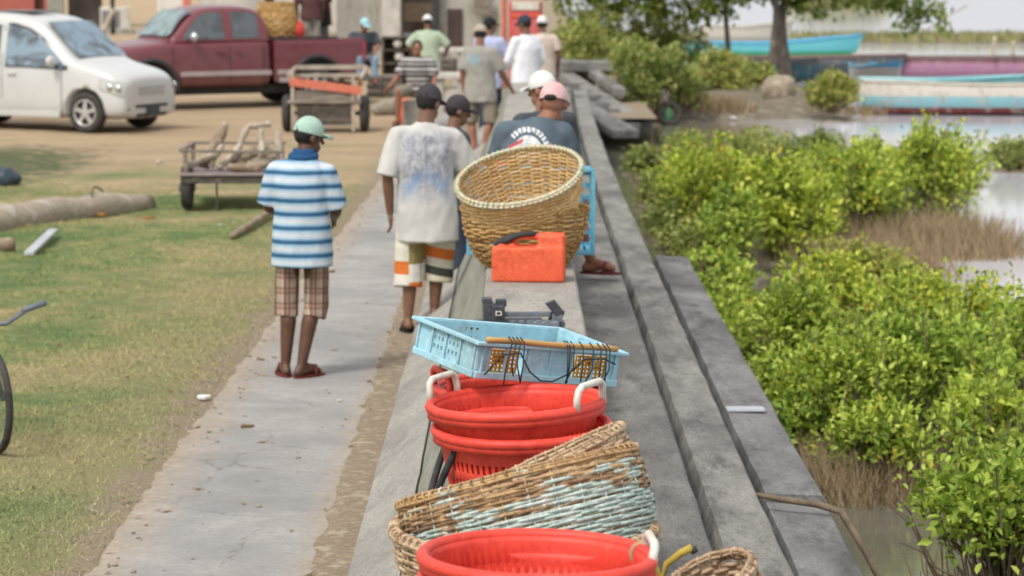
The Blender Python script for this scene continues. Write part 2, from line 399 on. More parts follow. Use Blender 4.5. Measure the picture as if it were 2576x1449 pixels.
strip('ledge', [(1.033, -.6), (1.033, .28), (1.085, .265), (1.105, .372), (1.355, .36), (1.376, .33), (1.40, -.6)], M['step_wet'], 11.82, y_end, wall, wob=.012)

# shore and sea bed
SHORE = []
def bank(x, y):
    h = -.75 + .12 * noise.noise(Vector((x * .7, y * .7, 0))) + .05 * noise.noise(Vector((x * 2.6, y * 2.6, 4)))
    for (bx_, by_, r, t) in SHORE:
        d = sqrt((x - bx_) ** 2 + ((y - by_) * .8) ** 2) / r
        if d < 1.6: h = max(h, t - .42 * max(0, d - .55) ** 1.4 + .04 * noise.noise(Vector((x * 3, y * 3, 1))))
    far = 1 / (1 + math.exp(-(y - (53.3 - 1.1 * max(0, 4 - x) + .8 * noise.noise(Vector((x * .6, 0, 5))))) * 1.6))
    side = 1 / (1 + math.exp((x - 7.0 - .35 * noise.noise(Vector((y * .5, 3, 0))) ) * 3.5))
    back = 1 / (1 + math.exp((y - 69) * .8))
    h = max(h, -.85 + (.75 + .12 * noise.noise(Vector((x * .8, y * .8, 2)))) * far * max(side, 0) * (1 if x < 2 else back))
    bar = math.exp(-((y - 102.5) / 4.0) ** 2) * (1 / (1 + math.exp(-(x - 9) * .7)))
    h = max(h, -.85 + .62 * bar)
    return h
BUSH = []   # filled below: x, y, rx, ry, top z, base z, leaf count, style
def bush(px, py_base, rx, ry, top_py, n, style='green', zb=-.45):
    p = G(px, py_base, zb); s = FPX / p.y; top = CAMH - (top_py - HY) / s
    BUSH.append((p.x, p.y, rx, ry, top, zb, n, style)); SHORE.append((p.x, p.y, max(rx, ry) * .95, -.40))
bush(2530, 1520, .52, .6, 1150, 2600)
bush(2160, 1150, .50, .75, 830, 3000)
bush(2010, 1000, .32, .60, 700, 2100)
bush(2330, 1120, .55, .70, 790, 3000)
bush(2540, 1060, .50, .70, 760, 2400)
bush(2080, 860, .45, .55, 640, 1900)
bush(2280, 900, .45, .6, 700, 2000)
bush(1770, 600, .45, .9, 370, 2000)
bush(1960, 650, .62, .85, 390, 3000)
bush(2160, 620, .6, .85, 370, 2800)
bush(2340, 560, .62, .75, 300, 2800)
bush(1700, 520, .40, .8, 400, 1500)
bush(1840, 540, .5, .8, 385, 1900)
bush(2060, 540, .55, .8, 365, 2000)
bush(2210, 500, .5, .7, 360, 1700)
bush(2400, 470, .45, .6, 390, 1200)
bush(1830, 690, .35, .6, 480, 1400)
for (a_, b_, r_, t_) in ((1625, 440, .28, 375), (1660, 520, .28, 440), (1690, 600, .30, 505), (1735, 680, .32, 560), (1790, 770, .34, 640), (1850, 850, .34, 730), (1900, 930, .32, 800), (1945, 1060, .30, 900), (2040, 1160, .34, 960)):
    bush(a_, b_, r_, .5, t_, 900, 'olive' if a_ < 1760 else 'green')
bush(2240, 1240, .38, .4, 1040, 1500); bush(2490, 1240, .34, .45, 960, 1400); bush(2410, 960, .5, .6, 690, 2000); bush(2170, 760, .45, .5, 610, 1500, 'olive')
bush(1720, 445, .45, .9, 335, 1600, 'olive')
bush(1900, 460, .6, .9, 330, 2000, 'olive')
bush(2050, 450, .5, .8, 335, 1400, 'olive')
bush(2560, 430, .5, .5, 350, 700, 'olive')
bush(1480, 255, .9, 1.0, 62, 2600, 'olive', -.2)
bush(1610, 285, .75, .8, 95, 2600, 'olive', -.25)
bush(1710, 280, .5, .6, 170, 1200, 'olive', -.25)
bush(1500, 195, 1.2, 1.2, 10, 2400, 'olive', -.1)
bush(1660, 190, 1.3, 1.2, 20, 2400, 'olive', -.1)
bush(1800, 240, .85, .8, 125, 1900, 'olive', -.2)
bush(1880, 228, .7, .7, 150, 1500, 'olive', -.2)
bush(2090, 278, .55, .5, 185, 1400, 'olive', -.25)

mb = MB(); xs = np.concatenate([np.linspace(.9, 10, 84), np.linspace(10.5, 130, 60)]); ys = np.concatenate([np.linspace(6, 60, 260), np.linspace(60.6, 130, 70)])
mb.grid([[(x, y, bank(x, y)) for x in xs] for y in ys])
tag(mb.build('mud_bank', M['mud'], smooth=True), kind='structure')
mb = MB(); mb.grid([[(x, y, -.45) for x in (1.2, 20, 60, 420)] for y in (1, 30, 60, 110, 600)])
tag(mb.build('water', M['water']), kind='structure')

# ------------------------------------------------------------------ leaves
def leaf_mesh(name, P, Dr, L, W, mat_, parent, fold=.25):
    n = len(P); Dr = Dr / np.linalg.norm(Dr, axis=1, keepdims=True)
    rv = rng.normal(size=(n, 3)); rv[:, 2] += 2.0
    sd = np.cross(Dr, rv); sd /= np.maximum(np.linalg.norm(sd, axis=1, keepdims=True), 1e-6); up = np.cross(sd, Dr)
    L = L[:, None]; W = W[:, None]
    v = np.empty((n, 6, 3))
    v[:, 0] = P; v[:, 1] = P + Dr * L * .35 + sd * W * .5 + up * W * fold; v[:, 2] = P + Dr * L * .75 + sd * W * .42 + up * W * fold
    v[:, 3] = P + Dr * L - up * W * .2; v[:, 4] = P + Dr * L * .75 - sd * W * .42 + up * W * fold; v[:, 5] = P + Dr * L * .35 - sd * W * .5 + up * W * fold
    fi = np.array([[0, 1, 2, 3], [0, 3, 4, 5]])
    f = (np.arange(n)[:, None, None] * 6 + fi[None]).reshape(-1, 4)
    me = bpy.data.meshes.new(name); me.vertices.add(n * 6); me.vertices.foreach_set('co', v.reshape(-1))
    me.loops.add(len(f) * 4); me.loops.foreach_set('vertex_index', f.reshape(-1).astype(np.int32))
    me.polygons.add(len(f)); me.polygons.foreach_set('loop_start', np.arange(0, len(f) * 4, 4, dtype=np.int32))
    me.update(calc_edges=True); me.materials.append(mat_)
    o = bpy.data.objects.new(name, me); COL.objects.link(o); o.parent = parent
    return o
LM = {'green': leafmat('mangrove_leaves', [(0, (.11, .15, .03)), (.3, (.26, .35, .055)), (.68, (.45, .55, .09)), (.97, (.64, .69, .17)), (1, (.6, .42, .05))]),
      'olive': leafmat('olive_leaves', [(0, (.16, .19, .06)), (.35, (.27, .32, .09)), (.75, (.41, .44, .15)), (.96, (.52, .48, .2)), (1, (.33, .24, .09))]),
      'tree': leafmat('tree_leaves', [(0, (.07, .115, .02)), (.4, (.14, .20, .04)), (.8, (.24, .30, .07)), (1, (.34, .37, .1))])}
M['twig'] = mat('brown_twig', (.20, .15, .10), (.11, .085, .06), 20, .9)
M['dry'] = mat('dry_stems', (.36, .27, .16), (.25, .18, .10), 15, .95, island=.6)
M['olive_stem'] = mat('olive_marsh_grass', (.24, .225, .09), (.17, .17, .06), 10, .95, island=.7)
M['bark'] = mat('grey_bark', (.20, .16, .125), (.11, .09, .075), 9, .9, .6, 30, stretch=(1, 1, .3), c3=(.27, .23, .18))

def clusters(blobs, n, per, size, wfac=.55, up=.6, spread=.055):
    vol = np.array([b[3] * b[4] * b[5] for b in blobs]) ** .75; pick = rng.choice(len(blobs), n // per, p=vol / vol.sum())
    B = np.array(blobs)[pick]; d = rng.normal(size=(len(pick), 3)); d[:, 2] = d[:, 2] * .9 + .15; d /= np.linalg.norm(d, axis=1, keepdims=True)
    r = rng.uniform(.28, 1.08, len(pick)) ** .5
    C = B[:, :3] + d * r[:, None] * B[:, 3:6]
    P = np.repeat(C, per, 0); od = np.repeat(d, per, 0)
    Dr = od * .55 + rng.normal(size=P.shape) * .62; Dr[:, 2] += up * .6
    P = P + rng.normal(size=P.shape) * spread
    L = size * rng.uniform(.65, 1.35, len(P)); 
    return C, P, Dr, L, L * wfac
def make_bush(i, x, y, rx, ry, top, zb, n, style, label, name='mangrove_bush', group='mangrove bushes beside the sea wall'):
    root = thing(name, label, 'bush', (x, y, zb), 0, group); H = top - zb; blobs = []
    for k in range(13):
        a = random.uniform(0, 2 * pi); q = random.uniform(.15, .8)
        hh = random.uniform(.28, .82) * H * (1.05 - .35 * q)
        rr = random.uniform(.30, .48)
        blobs.append((q * rx * cos(a), q * ry * sin(a), hh, rx * rr, ry * rr, H * random.uniform(.20, .30)))
    blobs.append((0, 0, H * .72, rx * .45, ry * .45, H * .28))
    SH = []; size = .052 if y < 24 else (.066 if y < 45 else .095)
    C, P, Dr, L, W = clusters(blobs, int(n * 2.2), 9, size, .56)
    for k in range(int(22 if y < 45 else 12)):                     # upright shoots that break the outline
        a = random.uniform(0, 2 * pi); q = random.uniform(.1, .85); b = np.array((q * rx * cos(a), q * ry * sin(a), H * random.uniform(.35, .6))); hgt = H * random.uniform(.3, .62) * (1.1 - .4 * q)
        tp = b + np.array((random.uniform(-.1, .1), random.uniform(-.1, .1), hgt)); m_ = int(14 + hgt * 60); t = rng.uniform(.1, 1.0, m_)[:, None]
        p2 = b + (tp - b) * t + rng.normal(size=(m_, 3)) * .022; d2 = rng.normal(size=(m_, 3)) * .6; d2[:, 2] += .55
        P = np.concatenate([P, p2]); Dr = np.concatenate([Dr, d2]); l2 = size * rng.uniform(.6, 1.25, m_); L = np.concatenate([L, l2]); W = np.concatenate([W, l2 * .55]); SH.append((b, tp))
    nz_ = np.array([noise.noise(Vector((p_[0] * 3.4 + x * 3, p_[1] * 3.4 + y, p_[2] * 4))) for p_ in P]); keep = (P[:, 2] > .05 * H) & (nz_ > rng.uniform(-.48, .18, len(P)))
    leaf_mesh('foliage', P[keep], Dr[keep], L[keep], W[keep], LM[style], root)
    mb = MB()
    for k in rng.choice(len(C), min(60, len(C)), replace=False):
        c = Vector(C[k]); b = Vector((c.x * .25 + random.uniform(-.05, .05), c.y * .25, -.05)); m_ = b.lerp(c, .55) + Vector((random.uniform(-.05, .05), random.uniform(-.05, .05), -.04))
        mb.tube([b, m_, c], [.011, .007, .003], 5)
    for b_, t_ in SH: mb.tube([Vector(b_) * .5, Vector(b_), Vector(t_)], [.008, .006, .003], 4)
    for k in range(10):
        a = random.uniform(0, 2 * pi); b = Vector((rx * .7 * cos(a), ry * .7 * sin(a), H * .2)); t_ = b + Vector((rx * .45 * cos(a), ry * .45 * sin(a), H * random.uniform(.2, .6))); mb.tube([b * .3, b, b.lerp(t_, .6) + Vector((.03, 0, .03)), t_], [.008, .006, .004, .002], 4)
    mb.build('branch', M['twig'], root)
    nb = int(120 + 60 * rx * ry) if y < 45 else 60
    mb = MB()
    for k in range(nb):
        a = random.uniform(0, 2 * pi); q = random.uniform(.55, 1.02); b = Vector((q * rx * cos(a), q * ry * sin(a), -.05))
        t = b + Vector((random.uniform(-.08, .08), random.uniform(-.08, .08), random.uniform(.10, .42) * H)); mb.tube([b, b.lerp(t, .5) + Vector((random.uniform(-.02, .02), 0, 0)), t], [.005, .004, .002], 3, cap=False)
    mb.build('dry_stem', M['dry'], root)['kind'] = 'stuff'
    return root
BL = ['low bright green mangrove bush in the bottom right corner, nearest of all', 'bright green mangrove bush whose dry skirt hangs over the muddy gap beside the lowest ledge',
 'narrow mangrove bush pressed against the lowest ledge of the wall', 'broad yellow green mangrove bush in the middle of the nearer thicket', 'mangrove bush at the right frame edge with pale water just behind it',
 'mangrove bush at the far left tip of the nearer thicket, just past the ledge end', 'mangrove bush at the back of the nearer thicket facing brown dry stems', 'leafy mangrove bush beside the wall steps right of the blue upright crate',
 'dense mangrove bush in the centre of the farther thicket', 'mangrove bush right of centre in the farther thicket, over dry brown stems', 'tallest yellow green mangrove bush in front of the turquoise and white boat',
 'slim bush at the far left of the farther thicket, beside the wall edge', 'bush in the left middle of the farther thicket, behind the leafy front one', 'bush in the rear centre of the farther thicket', 'bush just left of the tallest yellow green bush', 'bush just right of the tallest yellow green bush', 'low dark bush at the front foot of the farther thicket near the ledge end', *['low olive tuft at the wall edge, first of the row from the far end', 'low olive tuft at the wall edge, second of the row from the far end', 'low olive tuft at the wall edge, third of the row from the far end', 'low olive tuft at the wall edge just past the lowest ledge end', 'low green tuft beside the far corner of the lowest ledge', 'low green tuft against the lowest ledge, above the white scrap', 'low green tuft against the lowest ledge, beside the narrow mangrove bush', 'low green tuft against the lowest ledge, level with the white scrap', 'low green tuft against the lowest ledge, nearest of the row'], 'green bush hanging over the pale dry grass at the ledge', 'green bush behind the corner bush, right of the pale dry grass', 'green bush at the back right of the nearer thicket under bright water', 'olive bush between the two thickets before the brown stems', 'olive shrub by the wall steps at the back left of the farther thicket', 'olive shrub behind the farther thicket with white water glints through it', 'thin olive shrub before the white litter at the shoreline', 'small olive shrub standing in open water at the right frame edge',
 'big olive bush on the bank right of the broken concrete steps', 'olive bush on the bank above the tyre and pink bottle', 'small low bush on the bank left of the thin tree trunk', 'tall bush at the back beside the red drinks cooler', 'tall dense bush under the left of the tree crowns', 'dark olive bush between the pale thin trunk and the bank bushes', 'olive bush right of the pale thin trunk, under the tree crowns', 'rounded olive bush on the bank beside the stern of the turquoise boat']
for i, b in enumerate(BUSH): make_bush(i, *b, BL[i])

# dry brown thickets and reeds: stuff nobody could count
def stems(name, n, cx_, cy_, rx, ry, zb, hmin, hmax, m_, lean=.25, r=.006, label=None):
    P = rng.normal(size=(n, 2)) * .45; P = P[np.linalg.norm(P, axis=1) < 1.1]; n = len(P)
    x = cx_ + P[:, 0] * rx; y = cy_ + P[:, 1] * ry; h = rng.uniform(hmin, hmax, n); z = np.full(n, zb)
    v = np.empty((n, 3, 3)); lx = rng.normal(size=(n, 2)) * lean
    v[:, 0] = np.stack([x - r, y, z], 1); v[:, 1] = np.stack([x + r, y, z], 1); v[:, 2] = np.stack([x + lx[:, 0] * h, y + lx[:, 1] * h, z + h], 1)
    me = bpy.data.meshes.new(name); me.from_pydata(v.reshape(-1, 3).tolist(), [], [(3 * i, 3 * i + 1, 3 * i + 2) for i in range(n)]); me.materials.append(m_)
    o = bpy.data.objects.new(name, me); COL.objects.link(o); tag(o, label, 'dry plants', kind='stuff'); return o
p = G(2360, 640, -.42); stems('dry_reeds', 3800, p.x, p.y + .4, 1.15, .9, -.5, .2, .55, M['dry'], .35, .007, 'brown dry stems along the right side of the farther mangrove thicket')
for (a_, b_, n_) in ((1610, 420, 500), (1640, 500, 500), (1670, 590, 500), (1720, 680, 450), (1780, 760, 350)): p = G(a_, b_, -.42); stems('dry_reeds', n_, p.x + .05, p.y, .25, .9, -.5, .1, .38, M['olive_stem'], .45, .005, 'olive brown marsh grass along the wall edge')
p = G(2200, 690, -.42); stems('dry_reeds', 1800, p.x, p.y, .8, .6, -.5, .2, .5, M['dry'], .35, .006, 'brown dry stems between the two mangrove thickets')
p = G(2165, 1225, -.42); stems('dry_reeds', 1900, p.x, p.y, .45, .5, -.5, .15, .4, M['dry'], .4, .004, 'pale dry grass stems at the muddy edge beside the lowest ledge')
for px_, n_ in ((1900, 900), (2040, 700), (2140, 500)): p = G(px_, 285, -.4); stems('dry_reeds', n_, p.x, p.y, .7, .5, -.5, .1, .34, M['dry'], .6, .010, 'low dead stems on the muddy shore')
p = G(1790, 290, -.4); stems('dry_reeds', 1700, p.x, p.y, .8, .6, -.5, .2, .6, M['dry'], .4, .012, 'brown dead brush on the shore below the thin tree trunk')
reed = mat('marsh_reeds', (.30, .27, .12), (.20, .21, .08), 1, .95, island=.7)
stems('reeds', 9000, 24, 102.5, 26, 3.6, -.4, .15, .42, reed, .25, .04, 'low strip of olive and brown reeds on the sandbar behind the boats')
stems('reeds', 900, 19.5, 165, 3, 2, -.5, .6, 1.6, reed, .25, .08, 'small floating patch of reeds far out on the open water')

# trees on the bank
def tree(label, base, joints, blobs, n, r0, name='mangrove_tree'):
    root = thing(name, label, 'tree', base, 0, 'trees on the muddy bank'); mb = MB()
    for pts, rr in joints: mb.tube(pts, rr, 9)
    mb.build('trunk', M['bark'], root, smooth=True)
    C, P, Dr, L, W = clusters(blobs, n, 10, .15, .55, .1, .10)
    leaf_mesh('crown', P, Dr, L, W, LM['tree'], root)
def limb(a, b, sag=.1, n=5):
    a, b = Vector(a), Vector(b); return [a.lerp(b, t / n) + Vector((random.uniform(-.05, .05), random.uniform(-.05, .05), sag * sin(pi * t / n))) for t in range(n + 1)]
def taper(a, b, n=6): return [a + (b - a) * i / (n - 1) for i in range(n)]
b0 = G(1840, 205, -.2); b1 = G(1930, 212, -.2); b2 = G(1975, 208, -.2)
tree('slim pale trunked tree, left of the three trunks before the blue boat', b0,
     [(limb((0, 0, -.1), (-.25, .1, 2.2), .05), taper(.075, .05)), (limb((-.2, .1, 1.6), (-1.6, .2, 2.4)), taper(.04, .02)), (limb((-.25, .1, 2.1), (.6, 0, 3.0)), taper(.045, .02))],
     [(-2.6, .2, 2.35, 1.1, 1, .62), (-1.2, 0, 2.25, 1.1, 1, .75), (-3.6, .3, 2.2, .9, .9, .65), (.1, .3, 2.6, 1.1, 1, .75), (-1.8, 0, 3.2, 1.8, 1.4, .8), (-.6, -.2, 1.72, .6, .6, .38), (-2.2, -.2, 1.7, .6, .5, .32)], 6500, .07)
tree('thin dark leaning tree stem between the pale trunk and the thick trunk', b1,
     [(limb((0, 0, -.1), (.25, .1, 2.3), .05), taper(.085, .06))], [(.1, .2, 2.6, .9, .9, .6), (.5, .1, 3.2, 1.1, 1, .6), (-.4, 0, 2.2, .6, .6, .35)], 1800, .07)
tree('thick grey trunked tree with branches spreading right over the boats', b2,
     [(limb((0, 0, -.1), (-.12, 0, 1.7), .0), taper(.17, .14)), (limb((-.12, 0, 1.55), (.5, .2, 2.8)), taper(.12, .06)), (limb((-.1, 0, 1.5), (-.6, .1, 2.7)), taper(.10, .05)), (limb((.1, 0, 1.8), (2.9, .1, 1.75), .35), taper(.08, .03))],
     [(.7, .1, 2.45, 1.1, 1, .7), (1.9, .1, 2.2, 1.0, .9, .5), (2.9, 0, 1.85, .62, .6, .42), (3.35, 0, 1.45, .40, .4, .36), (2.75, 0, 1.35, .3, .3, .22), (-.4, 0, 2.5, .9, .9, .6), (1.2, 0, 3.2, 1.9, 1.4, .8), (.5, -.2, 1.72, .45, .45, .26), (1.15, -.1, 1.6, .3, .3, .2)], 6200, .15)

# lawn blades
def blades(name, n, x0, x1, y0, y1, label):
    x = rng.uniform(x0, x1, n); y = y0 + (y1 - y0) * rng.uniform(0, 1, n) ** 1.5
    keep = (x < -1.98 + np.maximum(0, y - 14) * .012 + rng.normal(size=n) * .09)
    dens = np.array([noise.noise(Vector((a * .8, b * .8, 7))) + .5 * noise.noise(Vector((a * 3, b * 3, 2))) for a, b in zip(x, y)])
    keep &= dens > rng.uniform(-.8, .45, n)
    x, y = x[keep], y[keep]; n = len(x); h = rng.uniform(.010, .036, n); r = rng.uniform(.002, .0045, n)
    z = np.array([gz(a, b) for a, b in zip(x, y)]) - .004; a = rng.uniform(0, pi, n); l = rng.normal(size=(n, 2)) * .8
    v = np.empty((n, 3, 3))
    v[:, 0] = np.stack([x - r * np.cos(a), y - r * np.sin(a), z], 1); v[:, 1] = np.stack([x + r * np.cos(a), y + r * np.sin(a), z], 1)
    v[:, 2] = np.stack([x + l[:, 0] * h, y + l[:, 1] * h, z + h], 1)
    me = bpy.data.meshes.new(name); me.from_pydata(v.reshape(-1, 3).tolist(), [], np.arange(n * 3).reshape(-1, 3).tolist()); me.materials.append(M['blade'])
    o = bpy.data.objects.new(name, me); COL.objects.link(o); tag(o, label, 'grass', kind='stuff')
blades('grass', 420000, -8.2, -1.85, 7, 33, 'short patchy green and straw coloured grass left of the path')

# pebbles, twigs and dead leaves scattered over the ground: far too many to count
mb = MB(); mb2 = MB()
for i in range(900):
    y = 7 + 26 * random.random() ** 1.6; u = random.random()
    if u < .30: x = left_edge(y) + random.gauss(0, .16)
    elif u < .62: x = random.uniform(-.95, -.68)
    elif u < .72: x = random.uniform(-1.9, -.9)
    else: x = random.uniform(-7.5, -1.9)
    z = .022 if left_edge(y) < x < right_edge(y) else .012 + gz(x, y); r = random.uniform(.006, .018); a = random.uniform(0, pi)
    if random.random() < .5: mb.ell((x, y, z + r * .25), (r, r * .8, r * .45), Matrix.Rotation(a, 3, 'Z'), 6, 4)
    else:
        l = r * random.uniform(1.2, 3); R = Matrix.Rotation(a, 3, 'Z'); mb2.add([Vector((x, y, z + .003)) + R @ Vector(q) for q in ((-l, 0, .004), (0, l * .4, 0), (l, 0, .008), (0, -l * .4, .002))], [(0, 1, 2, 3)])
o = mb.build('pebbles', mat('pebbles', (.32, .28, .23), (.20, .17, .14), 30, .95)); tag(o, 'small pebbles and crumbs scattered along the path edges', 'pebbles', kind='stuff')
o = mb2.build('leaf_litter', mat('leaf_litter', (.30, .20, .11), (.17, .11, .06), 20, .95, island=.8)); tag(o, 'dry leaf litter scattered over path edge and grass', 'leaf litter', kind='stuff')
# ------------------------------------------------------------------ baskets, crates and gear on the wall
def plastic(name, c, c2, rough=.42, sc=7, scuff=.25):
    m = NT(name); co = m.coord()
    f = m.noise(co, sc, 7, .65); g = m.noise(co, sc * 6, 5, .7)
    b = m.ramp(f, [(.3, c), (.7, c2)])
    b = m.mix(m.ramp(g, [(.58, (0, 0, 0)), (.72, (scuff, scuff, scuff))]), b, tuple(min(1, x * .5 + .35) for x in c))
    h = m.noise(co, 2.5, 6, .7); b = m.mix(.8, b, m.ramp(m.math('ADD', m.math('MULTIPLY', h, .6), m.math('MULTIPLY', g, .4)), [(.38, (.62, .58, .54)), (.5, (.97, .97, .97)), (.64, (1.1, 1.12, 1.12))]), 'MULTIPLY')
    m.base(b); m.set(m.math('ADD', m.math('MULTIPLY', g, .3), rough - .1), .4); m.bump(g, .08, .005)
    return m.m
M['red'] = plastic('red_plastic', (.74, .07, .042), (.64, .048, .03), .5, 7, .12)
M['orange'] = plastic('orange_red_plastic', (.76, .125, .045), (.64, .085, .032), .5)
M['white_pl'] = plastic('off_white_plastic', (.66, .63, .55), (.54, .51, .43), .45)
M['blue_pl'] = plastic('pale_blue_plastic', (.36, .58, .65), (.28, .49, .57), .55, 5, .6)
M['blue_pl2'] = plastic('sky_blue_plastic', (.17, .46, .60), (.12, .38, .53), .5)
M['black_pl'] = plastic('black_plastic', (.03, .033, .04), (.055, .06, .07), .45)
M['black_rub'] = mat('black_rubber', (.022, .022, .022), (.04, .038, .036), 12, .7)
M['slate'] = plastic('slate_plastic', (.10, .12, .14), (.16, .18, .20), .45)
M['orange_net'] = mat('orange_net', (.72, .38, .06), (.58, .27, .04), 25, .8)
M['bamboo'] = mat('bamboo_stick', (.58, .36, .14), (.45, .25, .08), 10, .6, stretch=(.3, 3, 3))
M['cord'] = mat('black_cord', (.03, .03, .035), (.06, .06, .06), 30, .9)
M['rope'] = mat('tan_rope', (.45, .34, .20), (.33, .23, .13), 30, .95)
M['yellow'] = mat('faded_yellow_rope', (.50, .38, .07), (.38, .28, .05), 25, .8)
def wicker(name, stops, paint=None, pc=None):
    m = NT(name); g = m.n('ShaderNodeNewGeometry'); co = m.coord()
    r = m.math('ADD', m.math('MULTIPLY', g.outputs['Random Per Island'], .55), m.math('MULTIPLY', m.noise(co, 14, 5, .7), .55))
    c = m.ramp(r, stops)
    if paint:
        X, Y, Z = m.xyz(co); z0, z1, amt = paint
        k = m.math('SUBTRACT', 1, m.math('ABSOLUTE', m.math('DIVIDE', m.math('SUBTRACT', Z, (z0 + z1) / 2), (z1 - z0) / 2)))
        k = m.math('ADD', m.math('MULTIPLY', k, .55), m.math('ADD', m.math('MULTIPLY', m.noise(m.scale(co, (1, 1, 1.6)), 7, 5, .65), 1.1), m.math('MULTIPLY', g.outputs['Random Per Island'], .35)))
        c = m.mix(m.ramp(k, [(amt, (0, 0, 0)), (amt + .12, (.9, .9, .9))]), c, m.ramp(m.noise(co, 18, 3, .6), [(.35, pc[0]), (.65, pc[1])]))
    c = m.mix(.8, c, m.ramp(m.noise(co, 60, 3, .7), [(.3, (.55, .52, .5)), (.65, (1.15, 1.15, 1.15))]), 'MULTIPLY')
    m.base(c); m.set(.85, .2); m.bump(m.noise(m.scale(co, (1, 1, 3)), 70, 3, .6), .4, .004)
    return m.m
OLD = [(.15, (.12, .07, .04)), (.35, (.27, .165, .09)), (.52, (.44, .29, .16)), (.7, (.52, .33, .14)), (.88, (.60, .46, .29))]
M['wick_teal'] = wicker('weathered_painted_wicker', OLD, (-.02, .33, .95), [(.36, .50, .45), (.52, .62, .60)])
M['wick_old'] = wicker('old_brown_wicker', OLD)
M['wick_pale'] = wicker('pale_weathered_wicker', [(.15, (.20, .12, .07)), (.4, (.38, .25, .15)), (.65, (.54, .40, .26)), (.85, (.62, .50, .33))])
M['wick_tan'] = wicker('fresh_tan_wicker', [(.15, (.44, .27, .10)), (.45, (.60, .40, .17)), (.85, (.70, .52, .26))])
M['wick_brown'] = wicker('brown_wicker', [(.15, (.20, .10, .035)), (.4, (.38, .22, .08)), (.65, (.52, .33, .13)), (.9, (.62, .43, .2))])
M['rim_green'] = wicker('green_white_binding', [(.2, (.16, .26, .10)), (.38, (.55, .58, .45)), (.55, (.66, .62, .48)), (.75, (.60, .48, .24)), (.9, (.72, .72, .64))])

def weave(root, prof, rows, stakes, mats, th=.006, hh=None, seg=3, breaks=3, rough=.0, base=True, rim=True, rimr=.013, rimmat=None, name='woven_wall'):
    """prof: list of (r,z) from foot to rim"""
    zs = [p[1] for p in prof]; rs = [p[0] for p in prof]
    rad = lambda z: float(np.interp(z, zs, rs)); z0, z1 = zs[0], zs[-1]
    hh = hh or (z1 - z0) / rows * .62; mb = MB(); N = stakes * seg
    for i in range(rows):
        z = z0 + (z1 - z0) * (i + .5) / rows; r = rad(z); st = random.uniform(0, 2 * pi); prev = st
        for b in range(breaks):
            nxt = st + 2 * pi * (b + 1) / breaks + (random.uniform(-.4, .4) if b < breaks - 1 else .06)
            m_ = max(6, int(N * (nxt - prev) / (2 * pi))); pts = []; rr = []
            zj = random.uniform(-1, 1) * rough
            for k in range(m_ + 1):
                a = prev + (nxt - prev) * k / m_
                off = th * 1.1 * cos(a * stakes / 2 + pi * (i % 2))
                q = r + off + rough * .6 * noise.noise(Vector((a * 2, i * 1.7, 0)))
                pts.append((q * cos(a), q * sin(a), z + zj + rough * noise.noise(Vector((a * 1.5, i, 5)))))
            vs = []; fs = []; n = 6
            for k, p in enumerate(pts):
                a = atan2(p[1], p[0]); hk = hh * (1 + .25 * noise.noise(Vector((k * .31, i * 3.1, 1))))
                for t in range(n):
                    u = 2 * pi * t / n; q = th * .75 * cos(u)
                    vs.append((p[0] + q * cos(a), p[1] + q * sin(a), p[2] + hk * .8 * sin(u)))
            for k in range(len(pts) - 1):
                for t in range(n): fs.append((k * n + t, k * n + (t + 1) % n, (k + 1) * n + (t + 1) % n, (k + 1) * n + t))
            mb.add(vs, fs); prev = nxt
    mb.build(name, mats, root, smooth=True)
    mb = MB()
    for k in range(stakes):
        a = 2 * pi * k / stakes; mb.tube([((rad(z)) * cos(a), (rad(z)) * sin(a), z) for z in np.linspace(z0, z1 + .012 + rough * random.uniform(0, 2), 6)], th * .8, 5)
    mb.build('stakes', mats, root, smooth=True)
    if rim:
        mb = MB(); r = rad(z1)
        for t in range(3):
            mb.tube([((r + .006 * cos(t * 2.1)) * cos(a), (r + .006 * cos(t * 2.1)) * sin(a), z1 + .008 * t + rough * noise.noise(Vector((cos(a) * 3, sin(a) * 3, t)))) for a in np.linspace(0, 2 * pi, 61)[:-1]], rimr * .6, 6, closed=True)
        nw = int(r * 190)
        for k in range(nw):
            a = 2 * pi * k / nw; c = Vector((r * cos(a), r * sin(a), z1 + .008)); t_ = Vector((-sin(a), cos(a), 0)); e = Vector((cos(a), sin(a), 0))
            mb.tube([c + e * (rimr * 1.15 * cos(u)) + Vector((0, 0, rimr * 1.3 * sin(u))) + t_ * (.012 * u / 6.28) for u in np.linspace(0, 2 * pi, 9)[:-1]], rimr * .36, 4, closed=True)
        mb.build('rim', rimmat or mats, root, smooth=True)
    if base:
        mb = MB(); mb.lathe([(0.001, z0), (rs[0] * .5, z0 + .004), (rs[0], z0 + .004)], 32); mb.build('basket_bottom', mats, root, solid=.01)
def cloth_loose(root): pass

